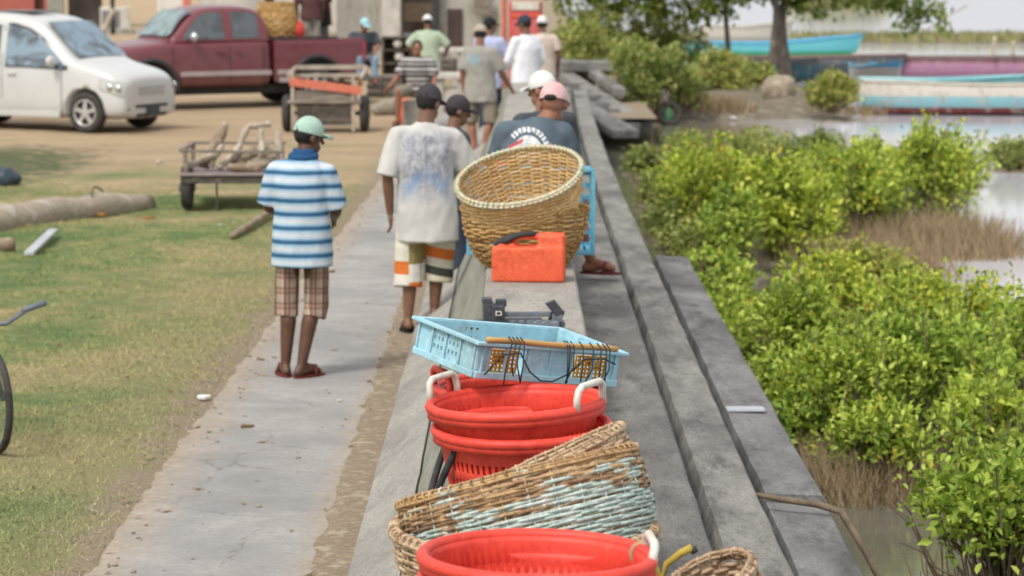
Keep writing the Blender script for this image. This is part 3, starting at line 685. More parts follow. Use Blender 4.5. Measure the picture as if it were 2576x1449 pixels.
def red_basket(label, loc, rz=0, rot=None, handles='white', s=1.0, n=144, slots=True, sides=(1, -1), hs=1.0, hk=1.0):
    root = thing('round_basket', label, 'fish basket', loc, rz, 'red plastic fish baskets', rot)
    H, rb, rt = .30 * s * hs, .205 * s, .262 * s; rows = []
    zz = [0, .012, .03, .075, .085, .13, .14, .185, .208, .236, .285, .30]
    prof = [(rb + (rt - rb) * (z / .30) ** .85, z * s * hs) for z in zz]
    mb = MB(); mb.lathe([(.001, .004), (.1 * s, .004), (rb - .01, .004)] + prof, n, skip=(lambda i, k: slots and (i - 3) in (2, 4, 6, 8) and k % 2 == 0) if slots else None)
    mb.build('basket_shell', M['red'], root, smooth=True, solid=.005)
    mb = MB(); mb.tube([((rt + .014 * s) * cos(a), (rt + .014 * s) * sin(a), H) for a in np.linspace(0, 2 * pi, 97)[:-1]], .0165 * s, 10, closed=True)
    mb.lathe([(rt + .002, H + .002), (rt + .022, H - .004), (rt + .024, H - .032), (rt + .021, H - .032), (rt + .019, H - .006)], 96)
    mb.build('rim', M['red'], root, smooth=True)
    if handles:
        for sg in sides:
            c = Vector((sg * (rt + .008), 0, H)); hw = .085
            mb = MB(); pts = [c + Vector((0, -hw, .0)), c + Vector((0, -hw, .035)), c + Vector((sg * .004, -hw * .93, .062)), c + Vector((sg * .006, -hw * .7, .074)), c + Vector((sg * .006, hw * .7, .074)), c + Vector((sg * .004, hw * .93, .062)), c + Vector((0, hw, .035)), c + Vector((0, hw, .0))]
            [p_.__setattr__('z', H + (p_.z - H) * hk) for p_ in pts]; mb.tube(pts, .0115, 8); mb.build('handle', M['white_pl'] if handles == 'white' else M['red'], root, smooth=True)
    return root
def lift(px, py, Y): return D(px, py, Y)
near = D(1347, 1414, 6.62)
red_basket('open red fish basket at the bottom edge, nearest of all, rope tied on its rim', (near.x, near.y, near.z - .30), 0, rot=(radians(-1), radians(1), radians(4)), sides=(1,), s=1.04, hk=.62)
red_basket('red fish basket nested underneath the nearest one at the bottom edge', (near.x + .004, near.y, near.z - .345), 0, rot=(0, 0, radians(70)), handles=None, s=1.03)
mid = D(1310, 1013, 8.55); zm = mid.z - .348
red_basket('upper red fish basket of the pair with white pipe handles', (mid.x, mid.y, zm), rot=(radians(1.5), radians(-2), radians(-30)), hs=1.16)
red_basket('lower red fish basket of the pair, its slotted side just behind the painted wicker basket', (mid.x + .012, mid.y, zm - .075), rot=(radians(1), radians(-2.5), radians(35)), handles=None, hs=1.16)
b3 = D(1300, 968, 9.14)
red_basket('red fish basket underneath the tilted pale blue crate', (b3.x, b3.y, b3.z - .31), rot=(0, 0, radians(20)), handles='red')
red_basket('red fish basket at the foot of the stack carrying the pale blue crate', (b3.x, b3.y, b3.z - .385), rot=(0, 0, radians(60)), handles=None)
mb = MB(); c = near; R_ = .276      # rope tied round the rim
mb.tube([D(1618, 1372, 6.75) + Vector(p) for p in ((0, .02, -.02), (.012, -.01, .0), (.006, -.03, -.03), (-.004, -.03, -.09), (-.012, -.025, -.16))], .008, 7)
mb.tube([D(1610, 1398, 6.73) + Vector((.022 * cos(a), .01, .028 * sin(a))) for a in np.linspace(0, 2 * pi, 14)[:-1]], .007, 6, closed=True)
tag(mb.build('tied_rope', M['rope'], smooth=True), 'pale rope knotted around the right rim of the nearest red basket', 'rope')
mb = MB()
for a0 in (2.75, 2.9): mb.tube([Vector((mid.x, mid.y, 0)) + Vector((.30 * cos(a), .22 * sin(a), mid.z - .10 - .24 * sin((a - 2.4) / 1.6 * pi) - .03 * (a0 - 2.7))) for a in np.linspace(2.4, 4.0, 14)], .011, 7)
tag(mb.build('hanging_strap', M['cord'], smooth=True), 'dark blue black strap looped around the left side of the stacked red baskets', 'strap')

# wicker baskets between the red ones
wb = D(1325, 1420, 7.55)
wl = thing('wicker_basket', 'old tan wicker basket, lowest of the wicker pile, holding the painted one', 'wicker basket', (wb.x - .008, 7.56, WT - .02), .3, 'woven cane baskets')
weave(wl, [(.25, .02), (.33, .08), (.366, .17), (.370, .235)], 19, 34, M['wick_pale'], .0042, rough=.005)
wt = thing('wicker_basket', 'weathered wicker basket with flaking turquoise paint, tilted inside the lower tan basket', 'wicker basket', (wb.x + .05, 7.60, WT + .045), 0, 'woven cane baskets', rot=(radians(-15), radians(-11.5), .2))
weave(wt, [(.30, 0), (.345, .07), (.364, .17), (.362, .27), (.352, .315)], 34, 30, M['wick_teal'], .0034, hh=.0066, rough=.005, base=True, breaks=7, rimr=.009)
wu = thing('wicker_basket', 'brown wicker basket on top of the wicker pile, its rim rising to the right', 'wicker basket', (wb.x + .175, 7.70, WT + .12), 0, 'woven cane baskets', rot=(radians(-18), radians(-19), .5))
weave(wu, [(.20, 0), (.235, .10), (.25, .24), (.246, .285)], 25, 28, M['wick_pale'], .0034, hh=.0085, rough=.007, rimr=.010)
wr = D(1790, 1420, 6.85)
w5 = thing('wicker_basket', 'pale frayed wicker basket on the ledge at the bottom edge', 'wicker basket', (wr.x + .23, 6.85, .60), 0, 'woven cane baskets', rot=(radians(4), radians(-24), .2))
weave(w5, [(.10, 0), (.115, .3), (.12, .52), (.115, .62)], 46, 22, M['wick_pale'], .004, rough=.006, rimr=.009)
mb = MB(); p = D(1665, 1400, 6.9)
mb.tube([p + Vector(q) for q in ((-.06, 0, .04), (-.03, .0, -.02), (.0, .01, -.07), (.012, .0, -.02), (.05, -.01, .012), (.078, -.01, .026))], [.012, .019, .015, .009, .010, .011], 8)
yr = mb.build('float_line', M['yellow'], smooth=True); tag(yr, 'faded yellow line with a black tip lying beside the nearest red basket', 'line')
mb = MB(); mb.tube([p + Vector((.078, -.01, .026)), p + Vector((.086, -.012, .012))], .010, 7); mb.build('black_tip', M['black_rub'], yr, smooth=True)

# ---- crates
def panel(mb, o, ux, uz, nx, nz, skip=lambda i, j: False):
    o, ux, uz = Vector(o), Vector(ux), Vector(uz); vs = [o + ux * (i / nx) + uz * (j / nz) for j in range(nz + 1) for i in range(nx + 1)]
    mb.add(vs, [(j * (nx + 1) + i, j * (nx + 1) + i + 1, (j + 1) * (nx + 1) + i + 1, (j + 1) * (nx + 1) + i) for j in range(nz) for i in range(nx) if not skip(i, j)])
def crate(root, L, W, H, m, skipL, skipW, nzc=8, nxc=48, nyc=32, flange=.022, base_skip=None, backL=None):
    d = .006; backL = backL or skipL
    for (nm, o, ux, nx, sk) in (('side_panel', (-L / 2 + d, -W / 2 + d, 0), (L - 2 * d, 0, 0), nxc, skipL), ('side_panel', (-L / 2 + d, W / 2 - d, 0), (L - 2 * d, 0, 0), nxc, backL),
                            ('end_panel', (-L / 2 + d, -W / 2 + d, 0), (0, W - 2 * d, 0), nyc, skipW), ('end_panel', (L / 2 - d, -W / 2 + d, 0), (0, W - 2 * d, 0), nyc, skipW)):
        mb = MB(); panel(mb, o, ux, (0, 0, H), nx, nzc, sk)
        n = Vector((0, -1, 0)) if ux[0] else Vector((-1, 0, 0))
        if o[1] > 0: n = -n
        if not ux[0] and o[0] > 0: n = -n
        pl = mb.build(nm, m, root, solid=.006)
        rb = MB(); cnt = 7 if ux[0] else 5
        for q in range(cnt):
            t = q / (cnt - 1); p = Vector(o) + Vector(ux) * (.03 + .94 * t) + n * .006; p.z = H / 2
            rb.box(p, (.007 if ux[0] else .009, .009 if ux[0] else .007, H - .01))
        q_ = Vector(o) + Vector(ux) * .5 + n * .004; rb.box((q_.x, q_.y, H * .10), (abs(ux[0]) * .94 + .004, abs(ux[1]) * .94 + .004, .006)); rb.build('rib', m, pl)
    mb = MB(); f = flange
    for s in (-1, 1):
        mb.box((0, s * (W / 2 + f / 2 - .004), H), (L + 2 * f - .008, f, .012)); mb.box((s * (L / 2 + f / 2 - .004), 0, H + .0006), (f, W - .008, .0125))
        mb.box((0, s * (W / 2 + .001), .012), (L, .010, .024)); mb.box((s * (L / 2 + .001), 0, .0115), (.010, W - .012, .0225))
    mb.build('rim', m, root, bevel=.003)
    vs = []; panel2 = MB(); nx, ny = 30, 20
    o = Vector((-L / 2, -W / 2, .006)); ux = Vector((L, 0, 0)); uy = Vector((0, W, 0))
    for j in range(ny + 1):
        for i in range(nx + 1): vs.append(o + ux * (i / nx) + uy * (j / ny))
    panel2.add(vs, [(j * (nx + 1) + i, j * (nx + 1) + i + 1, (j + 1) * (nx + 1) + i + 1, (j + 1) * (nx + 1) + i) for j in range(ny) for i in range(nx) if not (base_skip and base_skip(i, j))])
    panel2.build('crate_bottom', m, root, solid=.005)
def frame_from(o, ex, ey):
    ex = ex.normalized(); ez = ex.cross(ey).normalized(); ey = ez.cross(ex); Mx = Matrix((ex, ey, ez)).transposed().to_4x4(); Mx.translation = o; return Mx
Fp = D(1207, 865, 8.70); Rp = D(1583, 892, 9.06); Lp = D(1035, 798, 9.02)
ex = (Rp - Fp); ey = (Lp - Fp); Lc, Wc, Hc = ex.length, ey.length, .118
Mx = frame_from(Vector((0, 0, 0)), ex, ey); ez = Mx.to_3x3() @ Vector((0, 0, 1))
ctr = (Rp + Lp) / 2 - ez * Hc
Mx.translation = ctr
tray = thing('fish_crate', 'pale blue shallow plastic crate tilted over the red baskets, bamboo stick along its rim', 'crate', group='blue plastic fish crates'); tray.matrix_world = Mx
win = lambda i, j: 1 <= j <= 6 and (4 <= i <= 15 or 32 <= i <= 43)
def endsk(i, j): return j in (3, 5) and 8 <= i <= 23 and i % 2 == 0
crate(tray, Lc - .03, Wc - .03, Hc, M['blue_pl'], win, endsk, backL=lambda i, j: j in (4, 6) and 12 <= i <= 20 and i % 2)
netm = MB()
for (xa, xb) in ((-Lc / 2 + .062, -Lc / 2 + .19), (Lc / 2 - .19, Lc / 2 - .065)):
    net = MB(); y = -Wc / 2 + .034
    for k in range(9): net.box((xa + (xb - xa) * k / 8, y, Hc * .5), (.006, .006, Hc * .68))
    for k in range(6): net.box(((xa + xb) / 2, y - .005, Hc * (.2 + .12 * k)), (xb - xa, .006, .007))
    for k in range(3): net.box((xa + (xb - xa) * random.uniform(.3, .75), y + .004, Hc * random.uniform(.4, .75)), (.035, .004, .026))
    o = net.build('float_net', M['orange_net']); o.matrix_world = Mx
    tag(o, 'orange mesh behind the ' + ('left' if xa < 0 else 'right') + ' window of the tilted pale blue crate', 'net', 'orange mesh pieces in the blue crate')
mb = MB(); st = [Vector((-Lc / 2 + .03 + (Lc - .08) * t, -Wc / 2 - .002 + .008 * sin(t * 9), Hc + .016)) for t in np.linspace(0, 1, 12)]
mb.tube(st, .0095, 8); o = mb.build('bamboo_stick', M['bamboo'], smooth=True); o.matrix_world = Mx; tag(o, 'orange bamboo stick lashed along the front rim of the tilted crate', 'stick')
mb = MB()
for t in (.16, .19, .22, .25, .58, .60, .63, .70, .78, .84, .88, .91):
    x = -Lc / 2 + .03 + (Lc - .08) * t; y = -Wc / 2 - .008
    mb.tube([Vector((x, y + .012, Hc + .03)), Vector((x + .002, y - .012, Hc + .018)), Vector((x + random.uniform(-.012, .012), y - .02, Hc * .55)), Vector((x + random.uniform(-.03, .03), y - .016, random.uniform(-.012, .03)))], .0026, 5)
mb.tube([Vector((x, -Wc / 2 - .018, z)) for x, z in ((-.28, .02), (-.22, .09), (-.15, .10), (-.1, .04), (-.05, .012), (.0, .012), (.06, .04), (.12, .095), (.2, .10), (.25, .085))], .003, 5)
o = mb.build('black_cord', M['cord'], smooth=True); o.matrix_world = Mx; tag(o, 'thin black cord wrapped around the bamboo stick and hanging over the crate side', 'cord', kind=None)

# upright blue crate behind the big baskets
Yc = 16.62
xl = D(1172, 600, Yc).x; xr = D(1499, 600, Yc).x; Wd = xr - xl; Hd = .50; Dp = .36
cr2 = thing('fish_crate', 'sky blue plastic crate standing on its side behind the big tan basket', 'crate', ((xl + xr) / 2, Yc + .38, WT + .022 + Hd / 2), 0, 'blue plastic fish crates', rot=(pi / 2, 0, 0))
crate(cr2, Wd - .044, Hd - .0, Dp, M['blue_pl2'], lambda i, j: 1 <= j <= 6 and i % 4 != 0 and 1 < i < 46, lambda i, j: 1 <= j <= 6 and i % 4 != 0 and 1 < i < 30, base_skip=lambda i, j: i % 3 and j % 3)

# two big baskets
bb = D(1320, 655, 16.2)
bl = thing('wicker_basket', 'big brown wicker basket holding the tan one, behind the orange jerrycan', 'wicker basket', (bb.x, 16.12, WT + .005), .1, 'woven cane baskets')
weave(bl, [(.25, 0), (.32, .1), (.365, .22), (.375, .33)], 20, 34, M['wick_brown'], .006, rough=.008, rimr=.013, breaks=5)
cu = D(1306, 446, 16.02)
Ru = Euler((radians(19), radians(-14), .15)).to_matrix()
bu = thing('wicker_basket', 'big fresh tan wicker basket with green and white bound rim, open towards the camera', 'wicker basket', cu - Ru @ Vector((0, 0, .36)), 0, 'woven cane baskets', rot=Ru.to_euler())
weave(bu, [(.22, 0), (.30, .10), (.35, .22), (.378, .36)], 30, 34, M['wick_tan'], .0048, hh=.0085, rough=.003, rimr=.014, rimmat=M['rim_green'])

# jerrycan lying on the wall
jp = D(1330, 703, 15.35)
jc = thing('jerrycan', 'orange red plastic jerrycan with a moulded handle on the wall cap', 'jerrycan', (jp.x, 15.35, WT), radians(-3))
mb = MB(); mb.box((0, 0, .10), (.415, .20, .20)); mb.box((.13, 0, .195), (.15, .18, .15)); mb.box((.02, 0, .255), (.24, .06, .036)); mb.box((-.085, 0, .22), (.034, .06, .09)); mb.box((-.13, 0, .20), (.1, .11, .05))
sm_ = MB(); sm_.tube([Vector((x, 0, z)) for x, z in ((-.205, .02), (-.207, .18), (-.18, .203), (.055, .203), (.06, .27), (.19, .272), (.208, .25), (.208, .02), (.18, .0), (-.18, .0))], .004, 5, closed=True); sm_.build('mould_seam', M['orange'], jc)
body = fuse(mb, 'canister_body', M['orange'], jc, .0055, 44)
mb = MB(); mb.lathe([(.001, .03), (.026, .03), (.03, .026), (.03, 0), (.001, 0)], 20, c=(-.15, 0, .212)); mb.build('screw_cap', M['black_pl'], jc, smooth=True)
mb = MB(); mb.tube([Vector(p) for p in ((-.19, -.03, .20), (-.165, -.02, .228), (-.13, -.035, .235), (-.09, -.03, .255), (-.04, -.03, .268), (.02, -.02, .272), (.05, 0, .268))], [.012, .018, .02, .018, .014, .016, .012], 8, flat=1.6)
st_ = mb.build('rubber_strap', M['black_rub'], smooth=True); st_.location = jc.location; tag(st_, 'black rubber strap slung over the handle of the orange jerrycan', 'strap')

# black machine
mp = D(1298, 840, 13.2)
mc = thing('winch_frame', 'black plastic machine frame with two upright brackets standing on the wall behind the crate', 'machine', (mp.x, 13.2, WT), radians(4)); mc.scale = (1.06, 1, .74)
mb = MB(); mb.box((.03, 0, .02), (.40, .20, .04)); mb.box((.05, .03, .055), (.36, .10, .03)); mb.box((.12, -.04, .06), (.15, .10, .05)); mb.build('machine_base', M['slate'], mc, bevel=.008)
mb = MB(); mb.box((-.125, 0, .12), (.055, .09, .16)); mb.box((-.085, -.03, .125), (.06, .06, .13)); mb.box((-.135, .0, .215), (.045, .08, .04)); mb.box((-.07, 0, .2), (.05, .05, .05)); br = mb.build('bracket', M['black_pl'], mc, bevel=.006)
mb = MB(); mb.lathe([(.013, 0), (.02, 0), (.02, .012), (.013, .012)], 4, c=(-.085, -.062, .14), R=Euler((pi / 2, radians(0), 0)).to_matrix() @ Euler((0, 0, pi / 4)).to_matrix(), closed=True); mb.build('socket', M['white_pl'], br)
mb = MB(); mb.beam((.17, 0, .05), (.20, 0, .15), .06, .04, (0, 1, 0)); mb.beam((.155, -.02, .21), (.205, -.02, .12), .05, .035, (0, 1, 0)); mb.build('bracket', M['black_pl'], mc, bevel=.006)
mb = MB(); mb.box((.05, -.02, .125), (.22, .03, .035)); mb.build('cross_bar', M['slate'], mc, bevel=.005)
mb = MB()
for q in range(5): mb.box((-.02 + .04 * q, -.075, .085), (.02, .03, .02))
mb.box((.19, .0, .10), (.05, .07, .06)); mb.box((-.03, .0, .07), (.30, .05, .05)); mb.build('fitting', M['slate'], mc, bevel=.003)
mb = MB(); mb.tube([(-.20, .0, .05), (-.17, -.02, .065), (-.14, 0, .05)], [.02, .028, .02], 10); mb.lathe([(.001, .04), (.035, .04), (.035, 0), (.001, 0)], 18, c=(-.19, -.01, .03)); mb.build('spool', M['black_rub'], mc, smooth=True)
# ------------------------------------------------------------------ people
def cloth(name, c1, c2=None, sc=10, rough=.9, lo=.35, hi=.65):
    return mat(name, c1, c2 or tuple(x * .85 for x in c1), sc, rough, .25, 120, spec=.15, lo=lo, hi=hi)
def skin(name, c):
    m = NT(name); f = m.noise(m.coord(), 14, 5, .6)
    m.base(m.ramp(f, [(.3, tuple(x * .8 for x in c)), (.7, tuple(x * 1.2 for x in c))])); m.set(.5, .35)
    return m.m
SK = {'dark': skin('dark_skin', (.105, .050, .030)), 'mid': skin('brown_skin', (.17, .085, .050)), 'red': skin('reddish_brown_skin', (.26, .115, .07))}
M['hair'] = mat('black_hair', (.015, .013, .012), (.03, .026, .024), 40, .8)
M['eye'] = mat('eye_white', (.6, .58, .54), rough=.3)
def stripes_mat(name, period, stops, off=0, warp=.015):
    m = NT(name); co = m.coord(); X, Y, Z = m.xyz(co)
    z = m.math('ADD', Z, m.math('MULTIPLY', m.noise(co, 4, 3, .5), warp))
    t = m.math('FRACT', m.math('ADD', m.math('DIVIDE', z, period), off))
    c = m.ramp(t, stops, True); c = m.mix(.35, c, m.ramp(m.noise(co, 45, 4, .6), [(.3, (.72, .72, .72)), (.7, (1.1, 1.1, 1.1))]), 'MULTIPLY')
    m.base(c); m.set(.9, .12); m.bump(m.noise(co, 160, 3, .6), .2, .004); return m.m
M['polo'] = stripes_mat('blue_striped_knit', .089, [(0, (.04, .115, .21)), (.25, (.19, .33, .46)), (.36, (.40, .52, .61)), (.50, (.54, .565, .59)), (.74, (.38, .50, .60)), (.90, (.20, .34, .47))])
M['polo_dark'] = stripes_mat('dark_striped_knit', .155, [(0, (.06, .055, .055)), (.30, (.40, .37, .35)), (.45, (.10, .09, .09)), (.62, (.06, .055, .06)), (.72, (.44, .42, .40))])
def plaid():
    m = NT('brown_plaid'); co = m.coord(); X, Y, Z = m.xyz(co); a = m.math('ADD', X, m.math('MULTIPLY', Y, .4))
    u = m.math('FRACT', m.math('MULTIPLY', a, 11.5)); v = m.math('FRACT', m.math('MULTIPLY', Z, 10))
    cu = m.ramp(u, [(0, (.38, .27, .20)), (.34, (.50, .42, .35)), (.46, (.17, .09, .065)), (.70, (.30, .18, .13)), (.86, (.09, .055, .05))], True)
    cv = m.ramp(v, [(0, (1, 1, 1)), (.45, (.55, .44, .42)), (.62, (.86, .74, .66)), (.8, (.40, .30, .28)), (.9, (.9, .85, .8))], True)
    c = m.mix(.9, cu, cv, 'MULTIPLY'); c = m.mix(.18, c, (.40, .31, .26)); m.base(c); m.set(.9, .1); return m.m
M['plaid'] = plaid()
def patches():
    m = NT('patchwork_swim_shorts'); co = m.coord(); X, Y, Z = m.xyz(co)
    x = m.math('ADD', X, m.math('MULTIPLY', m.math('ABSOLUTE', Z), .12))
    L = m.math('LESS_THAN', X, -.0)
    zl = m.ramp(m.math('DIVIDE', m.math('SUBTRACT', Z, .30), .40), [(0, (.60, .16, .035)), (.2, (.66, .64, .58)), (.53, (.27, .22, .09)), (.9, (.62, .58, .48))], True)
    zl2 = m.ramp(m.math('DIVIDE', m.math('SUBTRACT', Z, .30), .40), [(0, (.62, .58, .48)), (.12, (.66, .63, .55)), (.34, (.60, .16, .035)), (.58, (.66, .62, .52))], True)
    zr = m.ramp(m.math('DIVIDE', m.math('SUBTRACT', m.math('ADD', Z, m.math('MULTIPLY', X, .2)), .30), .40), [(0, (.64, .59, .45)), (.34, (.07, .075, .065)), (.50, (.64, .60, .50)), (.66, (.60, .17, .04)), (.86, (.62, .58, .48))], True)
    k = m.math('LESS_THAN', X, -.125)
    c = m.mix(L, zr, m.mix(k, zl, zl2)); c = m.mix(.4, c, m.ramp(m.noise(co, 30, 4, .6), [(.3, (.75, .75, .75)), (.7, (1.1, 1.1, 1.1))]), 'MULTIPLY')
    m.base(c); m.set(.9, .1); return m.m
M['patch'] = patches()
def printed_tee():
    m = NT('white_printed_cotton'); co = m.coord(); X, Y, Z = m.xyz(co); bx_ = m.math('ABSOLUTE', X)
    n1 = m.noise(co, 9, 6, .7, 1.2); n2 = m.noise(m.scale(co, (1, 1, .8)), 11, 6, .7, 2.0)
    base = m.ramp(m.noise(co, 4, 5, .6), [(.35, (.56, .545, .515)), (.65, (.47, .45, .415))])
    top = m.math('MULTIPLY', m.ramp(Z, [(.97 / 2, (0, 0, 0)), (1.08 / 2, (1, 1, 1)), (1.46 / 2, (1, 1, 1)), (1.52 / 2, (0, 0, 0))]) if False else m.math('MULTIPLY', m.math('SUBTRACT', Z, .93), 6, True), m.math('MULTIPLY', m.math('SUBTRACT', 1.50, Z), 14, True))
    side = m.math('MULTIPLY', m.math('SUBTRACT', .215, bx_), 18, True); backm = m.math('LESS_THAN', Y, .02)
    mask = m.math('MULTIPLY', m.math('MULTIPLY', top, side), backm)
    grey = m.ramp(n2, [(.36, (.20, .205, .235)), (.5, (.36, .365, .40)), (.64, (.50, .495, .50))])
    wing = m.math('SUBTRACT', 1, m.math('MULTIPLY', m.math('ABSOLUTE', m.math('SUBTRACT', m.math('ADD', m.math('MULTIPLY', m.math('SUBTRACT', Z, 1.14), .75), bx_), .065)), 11), True)
    wing = m.math('MULTIPLY', wing, m.math('MULTIPLY', m.math('SUBTRACT', 1.24, Z), 12, True)); wing = m.math('MULTIPLY', wing, m.ramp(n1, [(.35, (.25, .25, .25)), (.55, (1, 1, 1))]))
    c = m.mix(m.math('MULTIPLY', mask, .95), base, grey); c = m.mix(m.math('MULTIPLY', m.math('MULTIPLY', wing, mask), 1.0, True), c, (.19, .28, .42))
    line = m.math('SUBTRACT', 1, m.math('MULTIPLY', m.math('ABSOLUTE', m.math('SUBTRACT', bx_, m.math('MULTIPLY', n1, .012))), 160), True)
    c = m.mix(m.math('MULTIPLY', m.math('MULTIPLY', line, mask), .55), c, (.18, .2, .25))
    m.base(c); m.set(.92, .1); m.bump(n2, .15, .01); return m.m
M['tee_print'] = printed_tee()
def emblem_tee():
    m = NT('slate_tee_with_round_print'); co = m.coord(); X, Y, Z = m.xyz(co)
    base = m.ramp(m.noise(co, 7, 5, .6), [(.35, (.075, .10, .12)), (.65, (.11, .14, .165))])
    dx = m.math('ADD', X, .035); dz = m.math('SUBTRACT', Z, .50); r = m.math('SQRT', m.math('ADD', m.math('MULTIPLY', dx, dx), m.math('MULTIPLY', dz, dz)))
    ang = m.math('ARCTAN2', dz, dx); back = m.math('LESS_THAN', Y, 0.0)
    disc = m.math('MULTIPLY', m.math('LESS_THAN', r, .088), back)
    dc = m.ramp(m.noise(co, 42, 4, .7), [(.38, (.30, .31, .32)), (.5, (.62, .61, .60)), (.62, (.66, .64, .63))])
    c = m.mix(disc, base, dc)
    red = m.math('MULTIPLY', m.math('LESS_THAN', m.math('ABSOLUTE', m.math('SUBTRACT', m.math('ADD', m.math('MULTIPLY', dx, -.55), dz), .075)), .012), m.math('MULTIPLY', m.math('LESS_THAN', m.math('ADD', dx, .12), .09), m.math('MULTIPLY', back, m.math('LESS_THAN', r, .13))))
    c = m.mix(red, c, (.42, .08, .09))
    ring = m.math('MULTIPLY', m.math('GREATER_THAN', r, .108), m.math('LESS_THAN', r, .140))
    u = m.math('MULTIPLY', ang, 4.2); cell = m.math('FRACT', u); gl = m.math('MULTIPLY', m.math('LESS_THAN', cell, .72), m.math('GREATER_THAN', m.noise(co, 75, 2, .5), .43))
    arc = m.math('MULTIPLY', m.math('GREATER_THAN', ang, -.35), m.math('LESS_THAN', ang, 2.5))
    k = m.math('MULTIPLY', m.math('MULTIPLY', ring, gl), m.math('MULTIPLY', arc, back)); c = m.mix(k, c, (.66, .66, .64))
    m.base(c); m.set(.92, .1); return m.m
M['tee_emblem'] = emblem_tee()

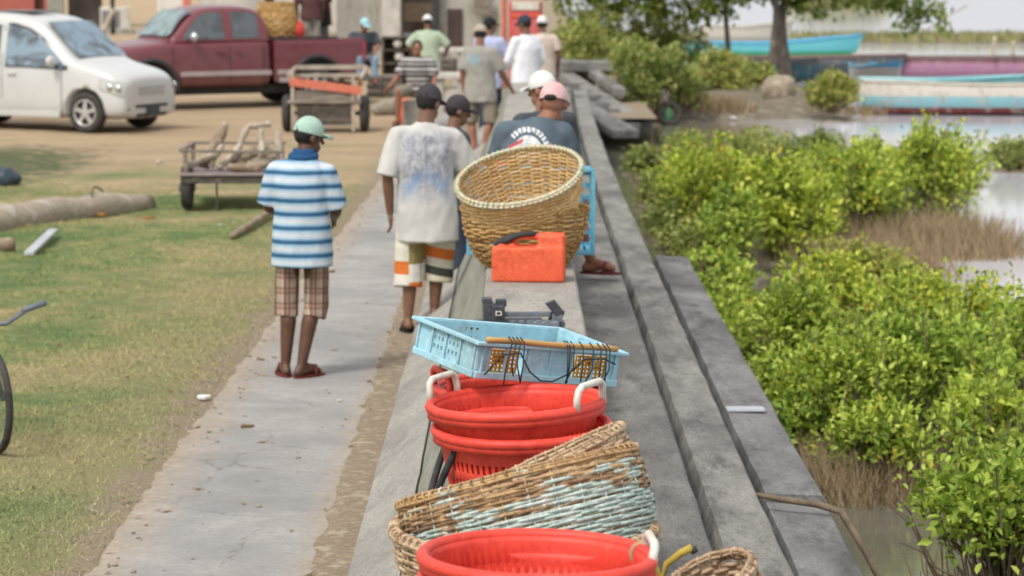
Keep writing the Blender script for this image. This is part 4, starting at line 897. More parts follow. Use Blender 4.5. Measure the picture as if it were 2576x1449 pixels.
J0 = dict(pel=(0, 0, .95), wst=(0, 0, 1.08), chs=(0, .0, 1.28), nek=(0, -.01, 1.455), hd=(0, .02, 1.60),
          shL=(-.175, -.01, 1.385), shR=(.175, -.01, 1.385), elL=(-.225, -.03, 1.13), elR=(.225, -.03, 1.13), wrL=(-.22, .03, .88), wrR=(.22, .03, .88),
          hpL=(-.09, 0, .91), hpR=(.09, 0, .91), knL=(-.10, .02, .49), knR=(.10, .02, .49), anL=(-.10, -.03, .085), anR=(.10, -.03, .085), toL=(-.12, .14, .03), toR=(.12, .14, .03))
def person(label, loc, rz, sk='dark', h=1.72, J={}, shirt=None, pants=None, hat=None, hyaw=0, hpitch=0, shoes=None, vox=.012, shirt_fit=1.0, sleeve=.6, hem=.80, phem=.42, hair=True, face=False, group='people gathered along the sea wall', girth=1.0, leg_fit=1.0):
    root = thing('person', label, 'person', loc, rz, group); k = h / 1.72
    P = {q: Vector(v) * k for q, v in {**J0, **J}.items()}
    lat = (P['shR'] - P['shL']).normalized(); plat = (P['hpR'] - P['hpL']).normalized(); UP = Vector((0, 0, 1))
    def axes(a, b, l):
        d = (b - a).normalized(); f = d.cross(l) * -1
        if f.length < .05: f = Vector((0, 1, 0))
        f.normalize(); return l, f, d
    H = Euler((hpitch, 0, hyaw), 'ZYX').to_matrix() if False else (Matrix.Rotation(hyaw, 3, 'Z') @ Matrix.Rotation(hpitch, 3, 'X'))
    hd = P['hd']; hl = lambda x, y, z: hd + H @ (Vector((x, y, z)) * k)
    # ---- body: one fused surface
    mb = MB(); g = k * girth
    mb.ell(hl(0, -.005, .025), (.074 * k, .094 * k, .098 * k), H); mb.ell(hl(0, .03, -.055), (.055 * k, .06 * k, .06 * k), H)
    mb.cap(hl(0, .095, .01), .009 * k, hl(0, .108, -.022), .014 * k, 8)                # nose
    mb.ell(hl(0, .085, -.06), (.026 * k, .012 * k, .010 * k), H, 8, 6)                 # lips
    mb.ell(hl(0, .082, .035), (.05 * k, .015 * k, .012 * k), H, 8, 6)                  # brow
    for s in (-1, 1): mb.ell(hl(s * .078, -.005, -.005), (.012 * k, .022 * k, .032 * k), H, 8, 6)
    mb.cap(P['nek'] + Vector((0, 0, -.04)), .062 * k, hl(0, -.01, -.05), .054 * k)
    X, F, dd = axes(P['pel'], P['chs'], lat)
    mb.loft([(P['pel'] - dd * .10 * k, plat * .11 * g, F * .085 * g), (P['pel'], plat * .15 * g, F * .105 * g), (P['wst'], lat * .13 * g, F * .095 * g), (P['chs'], lat * .16 * g, F * .105 * g), (P['chs'].lerp(P['nek'], .6), lat * .135 * g, F * .080 * g), (P['nek'], lat * .06 * g, F * .06 * g)], 16)
    for s in 'LR':
        sg = -1 if s == 'L' else 1
        sh, el, wr, hp, kn, an, to = (P[q + s] for q in ('sh', 'el', 'wr', 'hp', 'kn', 'an', 'to'))
        mb.cap(sh - dd * .008 * k, .047 * g, sh.lerp(el, .35), .047 * g); mb.cap(sh.lerp(el, .3), .05 * g, el, .039 * g)
        mb.cap(el, .039 * g, el.lerp(wr, .3), .04 * g); mb.cap(el.lerp(wr, .3), .04 * g, wr, .026 * k)
        fd = (wr - el).normalized(); sd = fd.cross(lat); sd = sd.normalized() if sd.length > .1 else Vector((0, 1, 0)); th = fd.cross(sd)
        palm = wr + fd * .075 * k
        Rp_ = Matrix((sd, th, fd)).transposed(); mb.ell(wr + fd * .045 * k, (.042 * k, .018 * k, .06 * k), Rp_, 10, 7)
        for q in range(4):
            o = (q - 1.5) * .019 * k; ln = (.066, .075, .070, .055)[q] * k; a = palm + sd * o; b = a + fd * ln * .55 - th * sg * .006 * k; c = b + fd * ln * .4 - th * sg * .020 * k
            mb.cap(a, .0088 * k, b, .0085 * k, 7); mb.cap(b, .0085 * k, c, .0072 * k, 7)
        tb = wr + fd * .03 * k + sd * .032 * k; mb.cap(tb, .011 * k, tb + fd * .045 * k + sd * .020 * k, .0095 * k, 7); mb.cap(tb + fd * .045 * k + sd * .02 * k, .0095 * k, tb + fd * .07 * k + sd * .016 * k, .008 * k, 7)
        mb.cap(hp, .085 * g, hp.lerp(kn, .5), .073 * g); mb.cap(hp.lerp(kn, .5), .073 * g, kn, .052 * k)
        bk = (P['pel'] - P['pel']); cv = kn.lerp(an, .3); fwd = (to - an); fwd.z = 0; fwd = fwd.normalized() if fwd.length > .01 else Vector((0, 1, 0))
        mb.cap(kn, .050 * k, cv - fwd * .014 * k, .054 * k); mb.cap(cv - fwd * .014 * k, .054 * k, an, .033 * k)
        heel = an - fwd * .035 * k; heel.z = an.z - .045 * k; heel = an + (heel - an)
        td = (to - an).normalized()
        mb.cap(heel, .028 * k, an, .032 * k, 9); mb.cap(heel, .030 * k, an.lerp(to, .6), .031 * k, 9); mb.cap(an, .03 * k, an.lerp(to, .55), .030 * k, 9); mb.cap(an.lerp(to, .55), .033 * k, to, .026 * k, 9)
    fuse(mb, 'body', SK[sk], root, vox * .72, 2)
    # ---- hair
    if hair:
        mb = MB(); mb.ell(hl(0, -.014, .034), (.082 * k, .096 * k, .098 * k), H, 18, 12)
        fuse(mb, 'hair', M['hair'], root, vox, 1, .004 * k, 40, cuts=[(hl(0, .05, .03), H @ Vector((0, .8, -.45))), (hl(0, -.06, -.05), H @ Vector((0, -.1, -1)))])
    if face:
        for s in (-1, 1):
            mb = MB(); mb.ell(hl(s * .031, .083, .012), (.013 * k, .008 * k, .008 * k), H, 10, 7); e = mb.build('eye', M['eye'], root, smooth=True)
            mb = MB(); mb.ell(hl(s * .031, .0895, .012), (.006 * k, .003 * k, .006 * k), H, 8, 6); mb.build('pupil', M['hair'], e, smooth=True)
    # ---- shirt
    if shirt:
        f = shirt_fit; mb = MB(); hemp = P['pel'] + (P['pel'] - P['wst']).normalized() * max(.02, (J0['pel'][2] - hem)) * k
        mb.loft([(hemp, plat * .20 * g * f, F * .145 * g * f), (hemp.lerp(P['pel'], .5), plat * .197 * g * f, F * .142 * g * f), (P['pel'].lerp(P['wst'], .4), plat * .188 * g * f, F * .138 * g * f), (P['wst'], lat * .178 * g * f, F * .134 * g * f), (P['chs'], lat * .188 * g * f, F * .135 * g * f),
                 (P['chs'].lerp(P['nek'], .55), lat * .180 * g, F * .118 * g), (P['chs'].lerp(P['nek'], .80), lat * .135 * g, F * .095 * g), (P['nek'] + dd * .012 * k, lat * .073 * k, F * .070 * k)], 28)
        for s in 'LR':
            sh, el, wr = (P[q + s] for q in ('sh', 'el', 'wr'))
            mb.cap(P['nek'].lerp(sh, .40) - dd * .03 * k, .062 * g, sh - dd * .002 * k, .066 * g)
            if sleeve <= 1.0:
                e = sh.lerp(el, sleeve + .12); mb.tube([sh.lerp(el, -.12), sh, sh.lerp(el, .3), e], [.055 * g, .067 * g, .072 * g * (.5 + .5 * f), .079 * g * (.5 + .5 * f)], 14)
            else:
                mb.cap(sh, .068 * g, el, .056 * g); mb.tube([el.lerp(sh, .1), el, wr], [.05 * g, .055 * g, .042 * g], 14)
        sh_o = fuse(mb, 'shirt', shirt, root, vox, 3, .011 * k, 8)
    # ---- trousers or shorts
    if pants:
        mb = MB(); mb.loft([(P['pel'] - dd * .13 * k, plat * .145 * g, F * .115 * g), (P['pel'], plat * .172 * g, F * .125 * g), (P['wst'].lerp(P['pel'], .3), plat * .165 * g, F * .12 * g)], 20)
        for s in 'LR':
            hp, kn, an = (P[q + s] for q in ('hp', 'kn', 'an')); zt = phem * k; c0 = plat * (.012 if s == 'R' else -.012) * k
            # phem: share of the leg covered: 1 = knee, 2 = ankle
            if phem <= 1.5:
                e = hp.lerp(kn, phem) if phem <= 1 else kn.lerp(an, phem - 1)
                pts = [hp + UP * .03 * k, hp.lerp(kn, .35)] + ([hp.lerp(kn, .7)] if phem > .75 else []) + ([kn] if phem > 1 else []) + [e]
                mb.tube([p + c0 for p in pts], [.090 * g, .098 * g * min(1, leg_fit)] + ([.099 * g * leg_fit] if phem > .75 else []) + ([.094 * g * leg_fit] if phem > 1 else []) + [.095 * g * leg_fit], 14)
            else:
                mb.cap(hp, .098 * g, kn, .075 * g * leg_fit); mb.tube([kn.lerp(hp, .1), kn, kn.lerp(an, phem - 1)], [.07 * g, .074 * g * leg_fit, .062 * g * leg_fit], 12)
        fuse(mb, 'trousers' if phem > 1.5 else 'shorts', pants, root, vox, 2, .008 * k, 10)
    # ---- hat
    if hat:
        kind, hm, off = hat; Hh = H @ Matrix.Rotation(off, 3, 'Z'); q = lambda x, y, z: hd + Hh @ (Vector((x, y, z)) * k)
        mb = MB(); mb.ell(q(0, -.006, .038), (.088 * k, .104 * k, .104 * k), Hh, 24, 14)
        cp = fuse(mb, 'cap' if kind.startswith('cap') else 'hat', hm, root, vox * .8, 1, cuts=[(q(0, 0, .022), Hh @ Vector((0, -.10, -1)))])
        if kind == 'capback':
            mb = MB(); mb.ell(q(0, -.098, .035), (.040 * k, .018 * k, .020 * k), Hh, 14, 9); mb.build('cap_opening', M['hair'], cp, smooth=True)
        mb = MB(); rows = []
        if kind.startswith('cap'):
            for i in range(7):
                a = -.95 + 1.9 * i / 6; dr = [.086 * sin(a), .100 * cos(a) * 1.0]
                rows.append([q(dr[0] * 1.0, dr[1] * .92, .035), q(dr[0] * 1.12, dr[1] * .95 + .045, .035 - .012 * abs(a)), q(dr[0] * 1.0, dr[1] * .95 + .085 * cos(a * .9), .024 - .022 * abs(a))])
            mb.grid(rows); mb.build('visor', hm, root, smooth=True, solid=.005)
        else:
            for i in range(25):
                a = 2 * pi * i / 24; rows.append([q(.08 * sin(a), .095 * cos(a), .03), q(.12 * sin(a), .135 * cos(a), .02), q(.14 * sin(a), .155 * cos(a), .008)])
            mb.grid(rows); mb.build('brim', hm, root, smooth=True, solid=.004)
    if shoes:
        for s in 'LR':
            an, to = P['an' + s], P['to' + s]; fw = (to - an); fw.z = 0; fw.normalize(); sdv = Vector((fw.y, -fw.x, 0)); z = min(an.z - .085 * k, to.z - .03 * k) + .001
            c = an.lerp(to, .45); c.z = z
            mb = MB(); n = 20; ring = lambda zz, sc: [c + fw * (.135 * k * sc * cos(2 * pi * i / n)) + sdv * ((.047 + .008 * cos(2 * pi * i / n)) * k * sc * sin(2 * pi * i / n)) + UP * zz for i in range(n)]
            vs = ring(0, 1) + ring(.016, 1.02); mb.add(vs, [tuple(range(n))[::-1], tuple(range(n, 2 * n))] + [(i, (i + 1) % n, n + (i + 1) % n, n + i) for i in range(n)])
            so = mb.build('sandal', shoes, root)
            mb = MB(); tp = an.lerp(to, .72); tp.z = z + .075 * k
            mb.tube([c + sdv * .05 * k + fw * .02 * k + UP * .01, tp + sdv * .028 * k, tp + fw * .01 * k - sdv * .02 * k, c - sdv * .05 * k + fw * .02 * k + UP * .01], .011 * k, 6, flat=.6); mb.build('strap', shoes, so, smooth=True)
    return root, P, H, hl, k
def stand(px, py, z=0.0): return G(px, py, z)

M['mint'] = cloth('mint_cap', (.40, .56, .47)); M['navy'] = cloth('navy_collar', (.025, .085, .20)); M['maroon'] = mat('maroon_sandal', (.16, .028, .025), rough=.7)
M['dcap'] = cloth('charcoal_cap', (.045, .038, .045), (.065, .055, .06)); M['pinkcap'] = cloth('faded_pink_cap', (.60, .36, .35), (.68, .46, .44)); M['whitecap'] = cloth('white_cap', (.74, .73, .70))
M['dshirt'] = cloth('dark_slate_shirt', (.07, .08, .09)); M['khaki'] = cloth('khaki_cloth', (.30, .26, .20), (.24, .21, .16)); M['sand'] = cloth('pale_khaki_cloth', (.42, .39, .33), (.36, .33, .27)); M['beige'] = cloth('beige_cap', (.44, .37, .28))
M['lav'] = cloth('lavender_cotton', (.44, .47, .66)); M['white'] = cloth('white_cotton', (.76, .76, .78), (.70, .70, .74)); M['denim'] = cloth('blue_denim', (.17, .25, .34), (.24, .33, .42)); M['navyp'] = cloth('navy_cloth', (.04, .055, .08))
M['palegreen'] = cloth('pale_green_cotton', (.44, .52, .38)); M['cyan'] = cloth('cyan_cap', (.36, .62, .66)); M['maroonc'] = cloth('maroon_cotton', (.12, .06, .055)); M['greyc'] = cloth('grey_cotton', (.17, .15, .15)); M['peach'] = cloth('peach_cotton', (.62, .50, .42)); M['blackc'] = cloth('black_cotton', (.025, .024, .026))
def grey_print():
    m = NT('grey_tee_with_blue_patch'); co = m.coord(); X, Y, Z = m.xyz(co)
    b = m.ramp(m.noise(co, 6, 5, .6), [(.35, (.25, .235, .205)), (.65, (.33, .31, .28))])
    k = m.math('MULTIPLY', m.math('LESS_THAN', m.math('ABSOLUTE', m.math('ADD', X, .045)), .085), m.math('MULTIPLY', m.math('LESS_THAN', m.math('ABSOLUTE', m.math('SUBTRACT', Z, 1.36)), .075), m.math('LESS_THAN', Y, 0)))
    m.base(m.mix(m.math('MULTIPLY', m.math('MULTIPLY', k, m.ramp(m.noise(co, 16, 5, .7), [(.38, (.2, .2, .2)), (.55, (1, 1, 1))])), .7), b, (.20, .36, .42))); m.set(.92, .1); return m.m
M['greyprint'] = grey_print()

# striped shirt man
p = stand(762, 948, .022); 
r, P, H, hl, k = person('man in a blue and white striped polo shirt, plaid shorts and mint green cap', p, radians(-6), 'dark', 1.70,
    dict(pel=(.0, 0, .93), wst=(.0, -.0, 1.07), hpL=(-.085, 0, .90), hpR=(.085, 0, .90), knL=(-.095, .03, .49), knR=(.075, .05, .48), anL=(-.115, .0, .085), anR=(.0, -.04, .085), toL=(-.17, .13, .03), toR=(.085, .08, .03),
         shL=(-.170, .0, 1.36), shR=(.170, .0, 1.35), elL=(-.222, .03, 1.12), elR=(.222, .05, 1.10), wrL=(-.16, .25, 1.05), wrR=(.17, .26, 1.03), nek=(.015, .01, 1.45), hd=(.045, .045, 1.575)),
    M['polo'], M['plaid'], ('cap', M['mint'], 0), radians(-52), radians(-10), M['maroon'], .010, 1.02, .82, .755, 1.22, leg_fit=.82)
mb = MB(); mb.tube([P['nek'] + Vector((.078 * cos(a) * k, .074 * sin(a) * k, .005 + .010 * sin(a))) for a in np.linspace(0, 2 * pi, 21)[:-1]], .024 * k, 8, closed=True); mb.lathe([(.085 * k, -.025), (.075 * k, .03), (.068 * k, .055), (.06 * k, .05)], 20, c=P['nek'] + Vector((0, .0, .0))); mb.build('collar', M['navy'], r, smooth=True)

# white T-shirt man
p = stand(1072, 838, .02)
person('man in a white T-shirt with a grey blue back print and patchwork shorts', p, radians(4), 'mid', 1.80,
    dict(pel=(.005, 0, .95), knL=(-.105, .04, .48), knR=(.085, .10, .49), anL=(-.125, -.01, .105), anR=(.06, .08, .16), toL=(-.135, .15, .03), toR=(.06, .22, .06), hd=(.025, .03, 1.59),
         shL=(-.19, .0, 1.375), shR=(.19, .0, 1.365), elL=(-.262, -.02, 1.09), elR=(.29, .06, 1.15), wrL=(-.245, .03, .84), wrR=(.32, .28, 1.08)),
    M['tee_print'], M['patch'], ('cap', M['dcap'], 0), radians(-34), radians(-12), M['blackc'], .010, 1.08, .85, .645, 1.42, leg_fit=1.08)
# head just behind him
p = stand(1128, 790)
person('man with a dark cap and dark shirt, partly hidden behind the white T-shirt man', (p.x + .02, 21.6, -.06), radians(-62), 'mid', 1.70, dict(hd=(0, .04, 1.585)), M['dshirt'], M['navyp'], ('cap', M['dcap'], 0), radians(-10), radians(-10), M['blackc'], .014, phem=1.9)
# seated men on the wall
seat = dict(pel=(0, 0, .10), wst=(0, -.01, .24), chs=(0, .03, .44), nek=(0, .06, .60), hd=(.0, .13, .735), shL=(-.20, .04, .545), shR=(.20, .04, .545), elL=(-.27, .10, .29), elR=(.27, .10, .29), wrL=(-.2, .32, .22), wrR=(.2, .32, .22),
            hpL=(-.10, .03, .09), hpR=(.10, .03, .09), knL=(-.14, .44, .11), knR=(.14, .44, .11), anL=(-.14, .46, -.27), anR=(.14, .46, -.27), toL=(-.15, .60, -.32), toR=(.15, .60, -.32))
p = D(1343, 560, 17.6)
g_ = dict(seat); g_.update(hd=(.125, .12, .715), nek=(.055, .06, .63), shL=(-.165, .04, .56), shR=(.180, .05, .555), chs=(.01, .02, .46), wst=(0, -.01, .26), elL=(-.215, .12, .33), elR=(.235, .12, .31), wrL=(-.18, .3, .2), knR=(.28, .44, .04), anR=(.37, .62, -.29), toR=(.50, .58, -.335), knL=(-.1, .46, .10), anL=(-.1, .62, .05), toL=(-.1, .78, .05))
person('man in a slate grey T-shirt with a round white back print and pink cap, seated', (p.x - .005, 17.6, WT + .10), 0, 'red', 1.86, g_, M['tee_emblem'], M['greyc'], ('capback', M['pinkcap'], 0), radians(-14), radians(-10), M['maroon'], .012, 1.06, .85, .93, 1.0, hair=False, girth=1.0)
mb = MB(); mb.box((p.x - .02, 17.62, WT + .055), (.40, .34, .105)); tag(mb.build('seat_block', M['bldg'], bevel=.015), 'low grey block on the wall under the pink capped man', 'block')
w_ = dict(seat); w_.update(hd=(.02, .10, .75))
p = D(1362, 500, 20.4)
person('man in a dark shirt and white cap seated behind the pink capped man', (p.x + .05, 20.4, WT + .02), radians(35), 'red', 1.86, w_, M['dshirt'], M['greyc'], ('cap', M['whitecap'], 0), radians(25), radians(-8), M['blackc'], .014, .95, .85, .93, 1.0, girth=.92)
mb = MB(); mb.ell((0, 0, .05), (.16, .12, .07)); o = fuse(mb, 'bag', cloth('red_white_bag', (.55, .05, .07), (.62, .45, .45), 14, lo=.45, hi=.58), None, .012, 2, .02, 14); p = D(1262, 395, 17.2); o.location = (p.x - .02, 17.2, 1.33); tag(o, 'crumpled red and white bag by the left elbow of the pink capped man', 'bag')
tmp = o
# khaki man
p = stand(1208, 402, .02)
person('man in a grey T-shirt with a blue patch, khaki shorts and beige cap', p, radians(-14), 'red', 1.80, dict(elR=(.27, .03, 1.13), wrR=(.36, .22, .90), anL=(-.06, 0, .085), anR=(.06, -.06, .085), knL=(-.13, .05, .49), knR=(.13, .02, .49), toL=(-.06, .16, .03), toR=(.1, .1, .03)), M['greyprint'], M['khaki'], ('cap', M['beige'], 0), radians(8), radians(-14), M['blackc'], .014, 1.1, .8, .74, 1.06, leg_fit=1.05)
p = D(1232, 380, 41.5)
person('man in a lavender shirt and black cap behind the khaki shorts man', (p.x, 41.5, 0), radians(-20), 'mid', 1.80, dict(elR=(.27, .06, 1.14), wrR=(.34, .2, .9)), M['lav'], M['navyp'], ('cap', M['blackc'], 0), radians(-30), 0, M['blackc'], .016, 1.0, 1.5, .70, 2)
p = D(1322, 350, 40.0)
person('man in a loose white long sleeved shirt, pale trousers and dark blue cap', (p.x, 40, 0), radians(38), 'mid', 1.87, dict(elL=(-.26, .06, 1.12), wrL=(-.18, .26, .96), chs=(.02, 0, 1.28), elR=(.25, -.06, 1.14), wrR=(.2, .1, .9)), M['white'], M['sand'], ('cap', M['navyp'], 0), radians(10), radians(-10), M['blackc'], .016, 1.15, 1.5, .66, 2)
p = D(1352, 330, 43.5)
person('man in a peach shirt and white cap, half hidden behind the white shirted man', (p.x + .08, 43.5, 0), radians(10), 'mid', 1.78, dict(elR=(.25, -.02, 1.12), wrR=(.25, .08, .88)), M['peach'], M['khaki'], ('cap', M['whitecap'], 0), radians(-20), 0, M['blackc'], .016, 1.05, .6, .8, 2)
# seated man facing us
p = stand(1052, 316); ps = dict(pel=(0, 0, .56), wst=(0, .0, .68), chs=(0, .03, .88), nek=(0, .05, 1.05), hd=(.0, .08, 1.19), shL=(-.20, .03, 1.0), shR=(.20, .03, 1.0), elL=(-.28, .10, .75), elR=(.30, .10, .76), wrL=(-.30, .36, .60), wrR=(.40, .28, .60),
     hpL=(-.10, .03, .54), hpR=(.10, .03, .54), knL=(-.16, .42, .53), knR=(.24, .38, .53), anL=(-.16, .40, .085), anR=(.26, .36, .085), toL=(-.17, .56, .03), toR=(.28, .52, .03))
person('grey haired man in a dark striped polo shirt sitting and facing the camera', (p.x + .03, 43.4, .05), pi - .15, 'red', 1.78, ps, M['polo_dark'], M['khaki'], None, radians(14), radians(-5), M['blackc'], .014, 1.08, .8, .93, 1.0, face=True)
mb = MB(); mb.box((0, 0, .22), (.45, .40, .44)); o = mb.build('stool_block', M['bldg'], bevel=.02); o.location = (p.x, 43.5, .0); tag(o, 'concrete block under the man in the dark striped polo', 'block')
# green shirt man
p = D(1076, 200, 48)
person('man in a pale green shirt and white cap standing with arms out, seen from behind', (p.x, 48, 0), 0, 'mid', 1.70, dict(elL=(-.36, .06, 1.17), elR=(.37, .06, 1.17), wrL=(-.28, .24, 1.0), wrR=(.3, .24, 1.0)), M['palegreen'], M['navyp'], ('cap', M['whitecap'], 0), 0, radians(-15), M['blackc'], .016, 1.12, .8, .75, 2)
# ------------------------------------------------------------------ vehicles
def paint(name, c, rough=.3, dirt=(.30, .24, .17), damt=.35, zfade=.55, coat=.6):
    m = NT(name); co = m.coord(); X, Y, Z = m.xyz(co)
    d = m.math('MULTIPLY', m.math('MULTIPLY', m.math('SUBTRACT', zfade, Z), 1.6, True), m.ramp(m.noise(co, 3, 6, .65), [(.35, (.2, .2, .2)), (.65, (1, 1, 1))]))
    c2 = m.mix(m.math('ADD', m.math('MULTIPLY', d, damt), .04), m.mix(m.noise(co, 2, 5, .6), tuple(x * .88 for x in c), tuple(min(1, x * 1.1) for x in c)), dirt)
    m.base(c2); m.set(rough, .5, 0, coat); return m.m
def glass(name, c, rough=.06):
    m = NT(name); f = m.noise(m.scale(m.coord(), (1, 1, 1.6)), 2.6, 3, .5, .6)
    m.base(m.mix(m.ramp(f, [(.40, (0, 0, 0)), (.56, (1, 1, 1))]), tuple(x * .22 for x in c), tuple(x * 1.15 for x in c))); m.set(rough, .9); m.b.inputs['IOR'].default_value = 1.7; return m.m  # noise puts painted sky reflection and dark interior patches into the colour
M['vwhite'] = paint('white_car_paint', (.52, .52, .50), .3, damt=.3); M['vred'] = paint('burgundy_car_paint', (.135, .020, .030), .42, (.24, .14, .12), .4, 1.2, .4)
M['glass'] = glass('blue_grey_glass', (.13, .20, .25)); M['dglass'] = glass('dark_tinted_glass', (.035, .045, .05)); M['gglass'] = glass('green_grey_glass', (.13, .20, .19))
M['chrome'] = mat('bright_metal', (.60, .60, .60), (.5, .5, .5), 5, .25, spec=.6, metal=.8); M['alloy'] = mat('dusty_alloy', (.52, .50, .46), (.42, .40, .37), 8, .4, metal=.3)
M['lamp'] = mat('headlight_lens', (.50, .50, .45), rough=.12, spec=.8); M['tyre'] = mat('dusty_tyre', (.035, .033, .031), (.075, .068, .06), 12, .9)
M['trim'] = mat('dark_trim', (.03, .03, .032), (.05, .05, .05), 10, .6); M['amber'] = plastic('amber_lens', (.6, .2, .03), (.5, .15, .02), .3); M['stripe'] = mat('silver_stripe', (.42, .36, .36), (.36, .30, .30), 6, .4)
def wheel(root, x, y, r, w, rimr=.62, side=1, spokes=5, label=None):
    R = Euler((pi / 2, 0, 0)).to_matrix(); c = Vector((x, y, r)); h = w / 2
    mb = MB(); mb.lathe([(r * rimr, -h * .9), (r * .9, -h), (r * .985, -h * .7), (r, 0), (r * .985, h * .7), (r * .9, h), (r * rimr, h * .9), (r * rimr, -h * .9)], 40, c, R)
    wb = mb.build('wheel', M['tyre'], root, smooth=True)
    yo = c + Vector((0, side * h * .62, 0)); mb = MB()
    mb.lathe([(r * rimr, h * .9), (r * rimr * .92, h * .86), (r * rimr * .88, h * .45), (r * .2, h * .5), (r * .16, h * .72), (.001, h * .74)] if side < 0 else [(r * rimr, -h * .9), (r * rimr * .92, -h * .86), (r * rimr * .88, -h * .45), (r * .2, -h * .5), (r * .16, -h * .72), (.001, -h * .74)], 32, c, R)
    mb.build('wheel_well_disc', M['trim'], wb, smooth=False)
    mb = MB()
    for k in range(spokes):
        a = 2 * pi * k / spokes + .3; d = Vector((cos(a), 0, sin(a))); mb.beam(c + d * r * .10 + Vector((0, side * h * .74, 0)), c + d * r * rimr * .96 + Vector((0, side * h * .66, 0)), r * .20, .03, (0, 1, 0))
    mb.tube([c + Vector((r * rimr * .95 * cos(a), side * h * .82, r * rimr * .95 * sin(a))) for a in np.linspace(0, 2 * pi, 33)[:-1]], r * .05, 6, closed=True)
    mb.lathe([(.001, .02), (r * .15, .02), (r * .17, -.02), (.001, -.02)], 16, c + Vector((0, side * h * .72, 0)), R)
    mb.build('rim', M['alloy'], wb, smooth=False)
def car_loft(st, n_half=None):
    rings = []
    for (x, zb, zm, zr, wl, wm, wr) in st:
        h = [(wl * .86, zb), (wl, zb + .10), (wl * 1.0, zb + (zm - zb) * .55), (wm, zm), (wm + (wr - wm) * .5, zm + (zr - zm) * .5), (wr, zr - min(.07, (zr - zm) * .35)), (wr * .88, zr - .012), (wr * .4, zr + .012)]
        pts = h + [(-a, b) for a, b in h[::-1]]; rings.append([Vector((x, a, b)) for a, b in pts])
    return rings
def loft_rings(mb, rings):
    n = len(rings[0]); vs = [p for r in rings for p in r]
    mb.add(vs, [(i * n + k, i * n + (k + 1) % n, (i + 1) * n + (k + 1) % n, (i + 1) * n + k) for i in range(len(rings) - 1) for k in range(n)] + [tuple(range(n))[::-1], tuple(range((len(rings) - 1) * n, len(rings) * n))])
def cut_cyl(o, spots):
    for (x, z, r, y0, y1) in spots:
        mb = MB(); mb.lathe([(.001, y0), (r, y0), (r, y1), (.001, y1)], 40, (x, 0, z), Euler((pi / 2, 0, 0)).to_matrix()); c = mb.build('cutter', None)
        bm = bmesh.new(); bm.from_mesh(c.data); bmesh.ops.remove_doubles(bm, verts=bm.verts, dist=.002); bmesh.ops.recalc_face_normals(bm, faces=bm.faces); bm.to_mesh(c.data); bm.free()
        md = o.modifiers.new('b', 'BOOLEAN'); md.operation = 'DIFFERENCE'; md.object = c; md.solver = 'EXACT'
        bake(o); bpy.data.objects.remove(c)
def side_y(st, x, z):
    xs = [s[0] for s in st]; o = np.argsort(xs); s = [float(np.interp(x, np.array(xs)[o], np.array([q[i] for q in st])[o])) for i in range(7)]
    _, zb, zm, zr, wl, wm, wr = s
    zs = [zb, zb + .1, zb + (zm - zb) * .55, zm, zr - min(.07, (zr - zm) * .35)]; ws = [wl * .86, wl, wl, wm, wr]
    return float(np.interp(z, zs, ws))
def side_panel_poly(st, poly, side, off=.006, nx=10, nz=5):
    """poly: (x, zlow, zhigh) columns"""
    mb = MB(); rows = []
    for (x, z0, z1) in poly: rows.append([Vector((x, side * (side_y(st, x, z0 + (z1 - z0) * t / nz) + off), z0 + (z1 - z0) * t / nz)) for t in range(nz + 1)])
    mb.grid(rows); return mb
# ---- minivan
a = radians(-26); fw = Vector((cos(a), sin(a), 0))
wc = G(222, 334); c0 = wc - Vector((-sin(a), cos(a), 0)) * -.72
van = thing('minivan', 'white minivan parked on the sandy ground, facing right', 'minivan', (c0.x, c0.y, 0), a)
c0 = wc + Matrix.Rotation(a, 3, 'Z') @ Vector((0, .74, 0)); van.location = c0
VS = [(.70, .30, .58, .80, .64, .60, .52), (.68, .22, .64, .86, .73, .69, .61), (.58, .20, .78, .93, .80, .76, .66), (.38, .19, .89, .99, .835, .80, .70), (.08, .19, .95, 1.05, .845, .82, .74), (-.20, .19, .99, 1.12, .845, .83, .74), (-.48, .19, .99, 1.36, .845, .835, .70),
      (-.80, .19, 1.0, 1.66, .845, .84, .67), (-1.0, .19, 1.0, 1.775, .845, .84, .67), (-1.4, .19, 1.0, 1.83, .845, .84, .68), (-2.0, .19, 1.0, 1.86, .845, .84, .69), (-3.2, .19, 1.0, 1.84, .845, .84, .68), (-3.6, .22, 1.0, 1.76, .84, .83, .66), (-3.7, .30, .9, 1.5, .80, .78, .62)]
mb = MB(); loft_rings(mb, car_loft(VS)); body = mb.build('body', M['vwhite'], van, smooth=True); body.parent = None
md = body.modifiers.new('s', 'SUBSURF'); md.levels = md.render_levels = 2; bake(body)
cut_cyl(body, [(0, .33, .375, -.95, -.52), (0, .33, .375, .52, .95), (-2.825, .33, .375, -.95, -.52), (-2.825, .33, .375, .52, .95)]); body.parent = van
for p_ in body.data.polygons: p_.use_smooth = True
for x in (0, -2.825):
    for s in (-1, 1): wheel(van, x, s * .735, .315, .2, .66, s)
NS = -1   # side seen by the camera
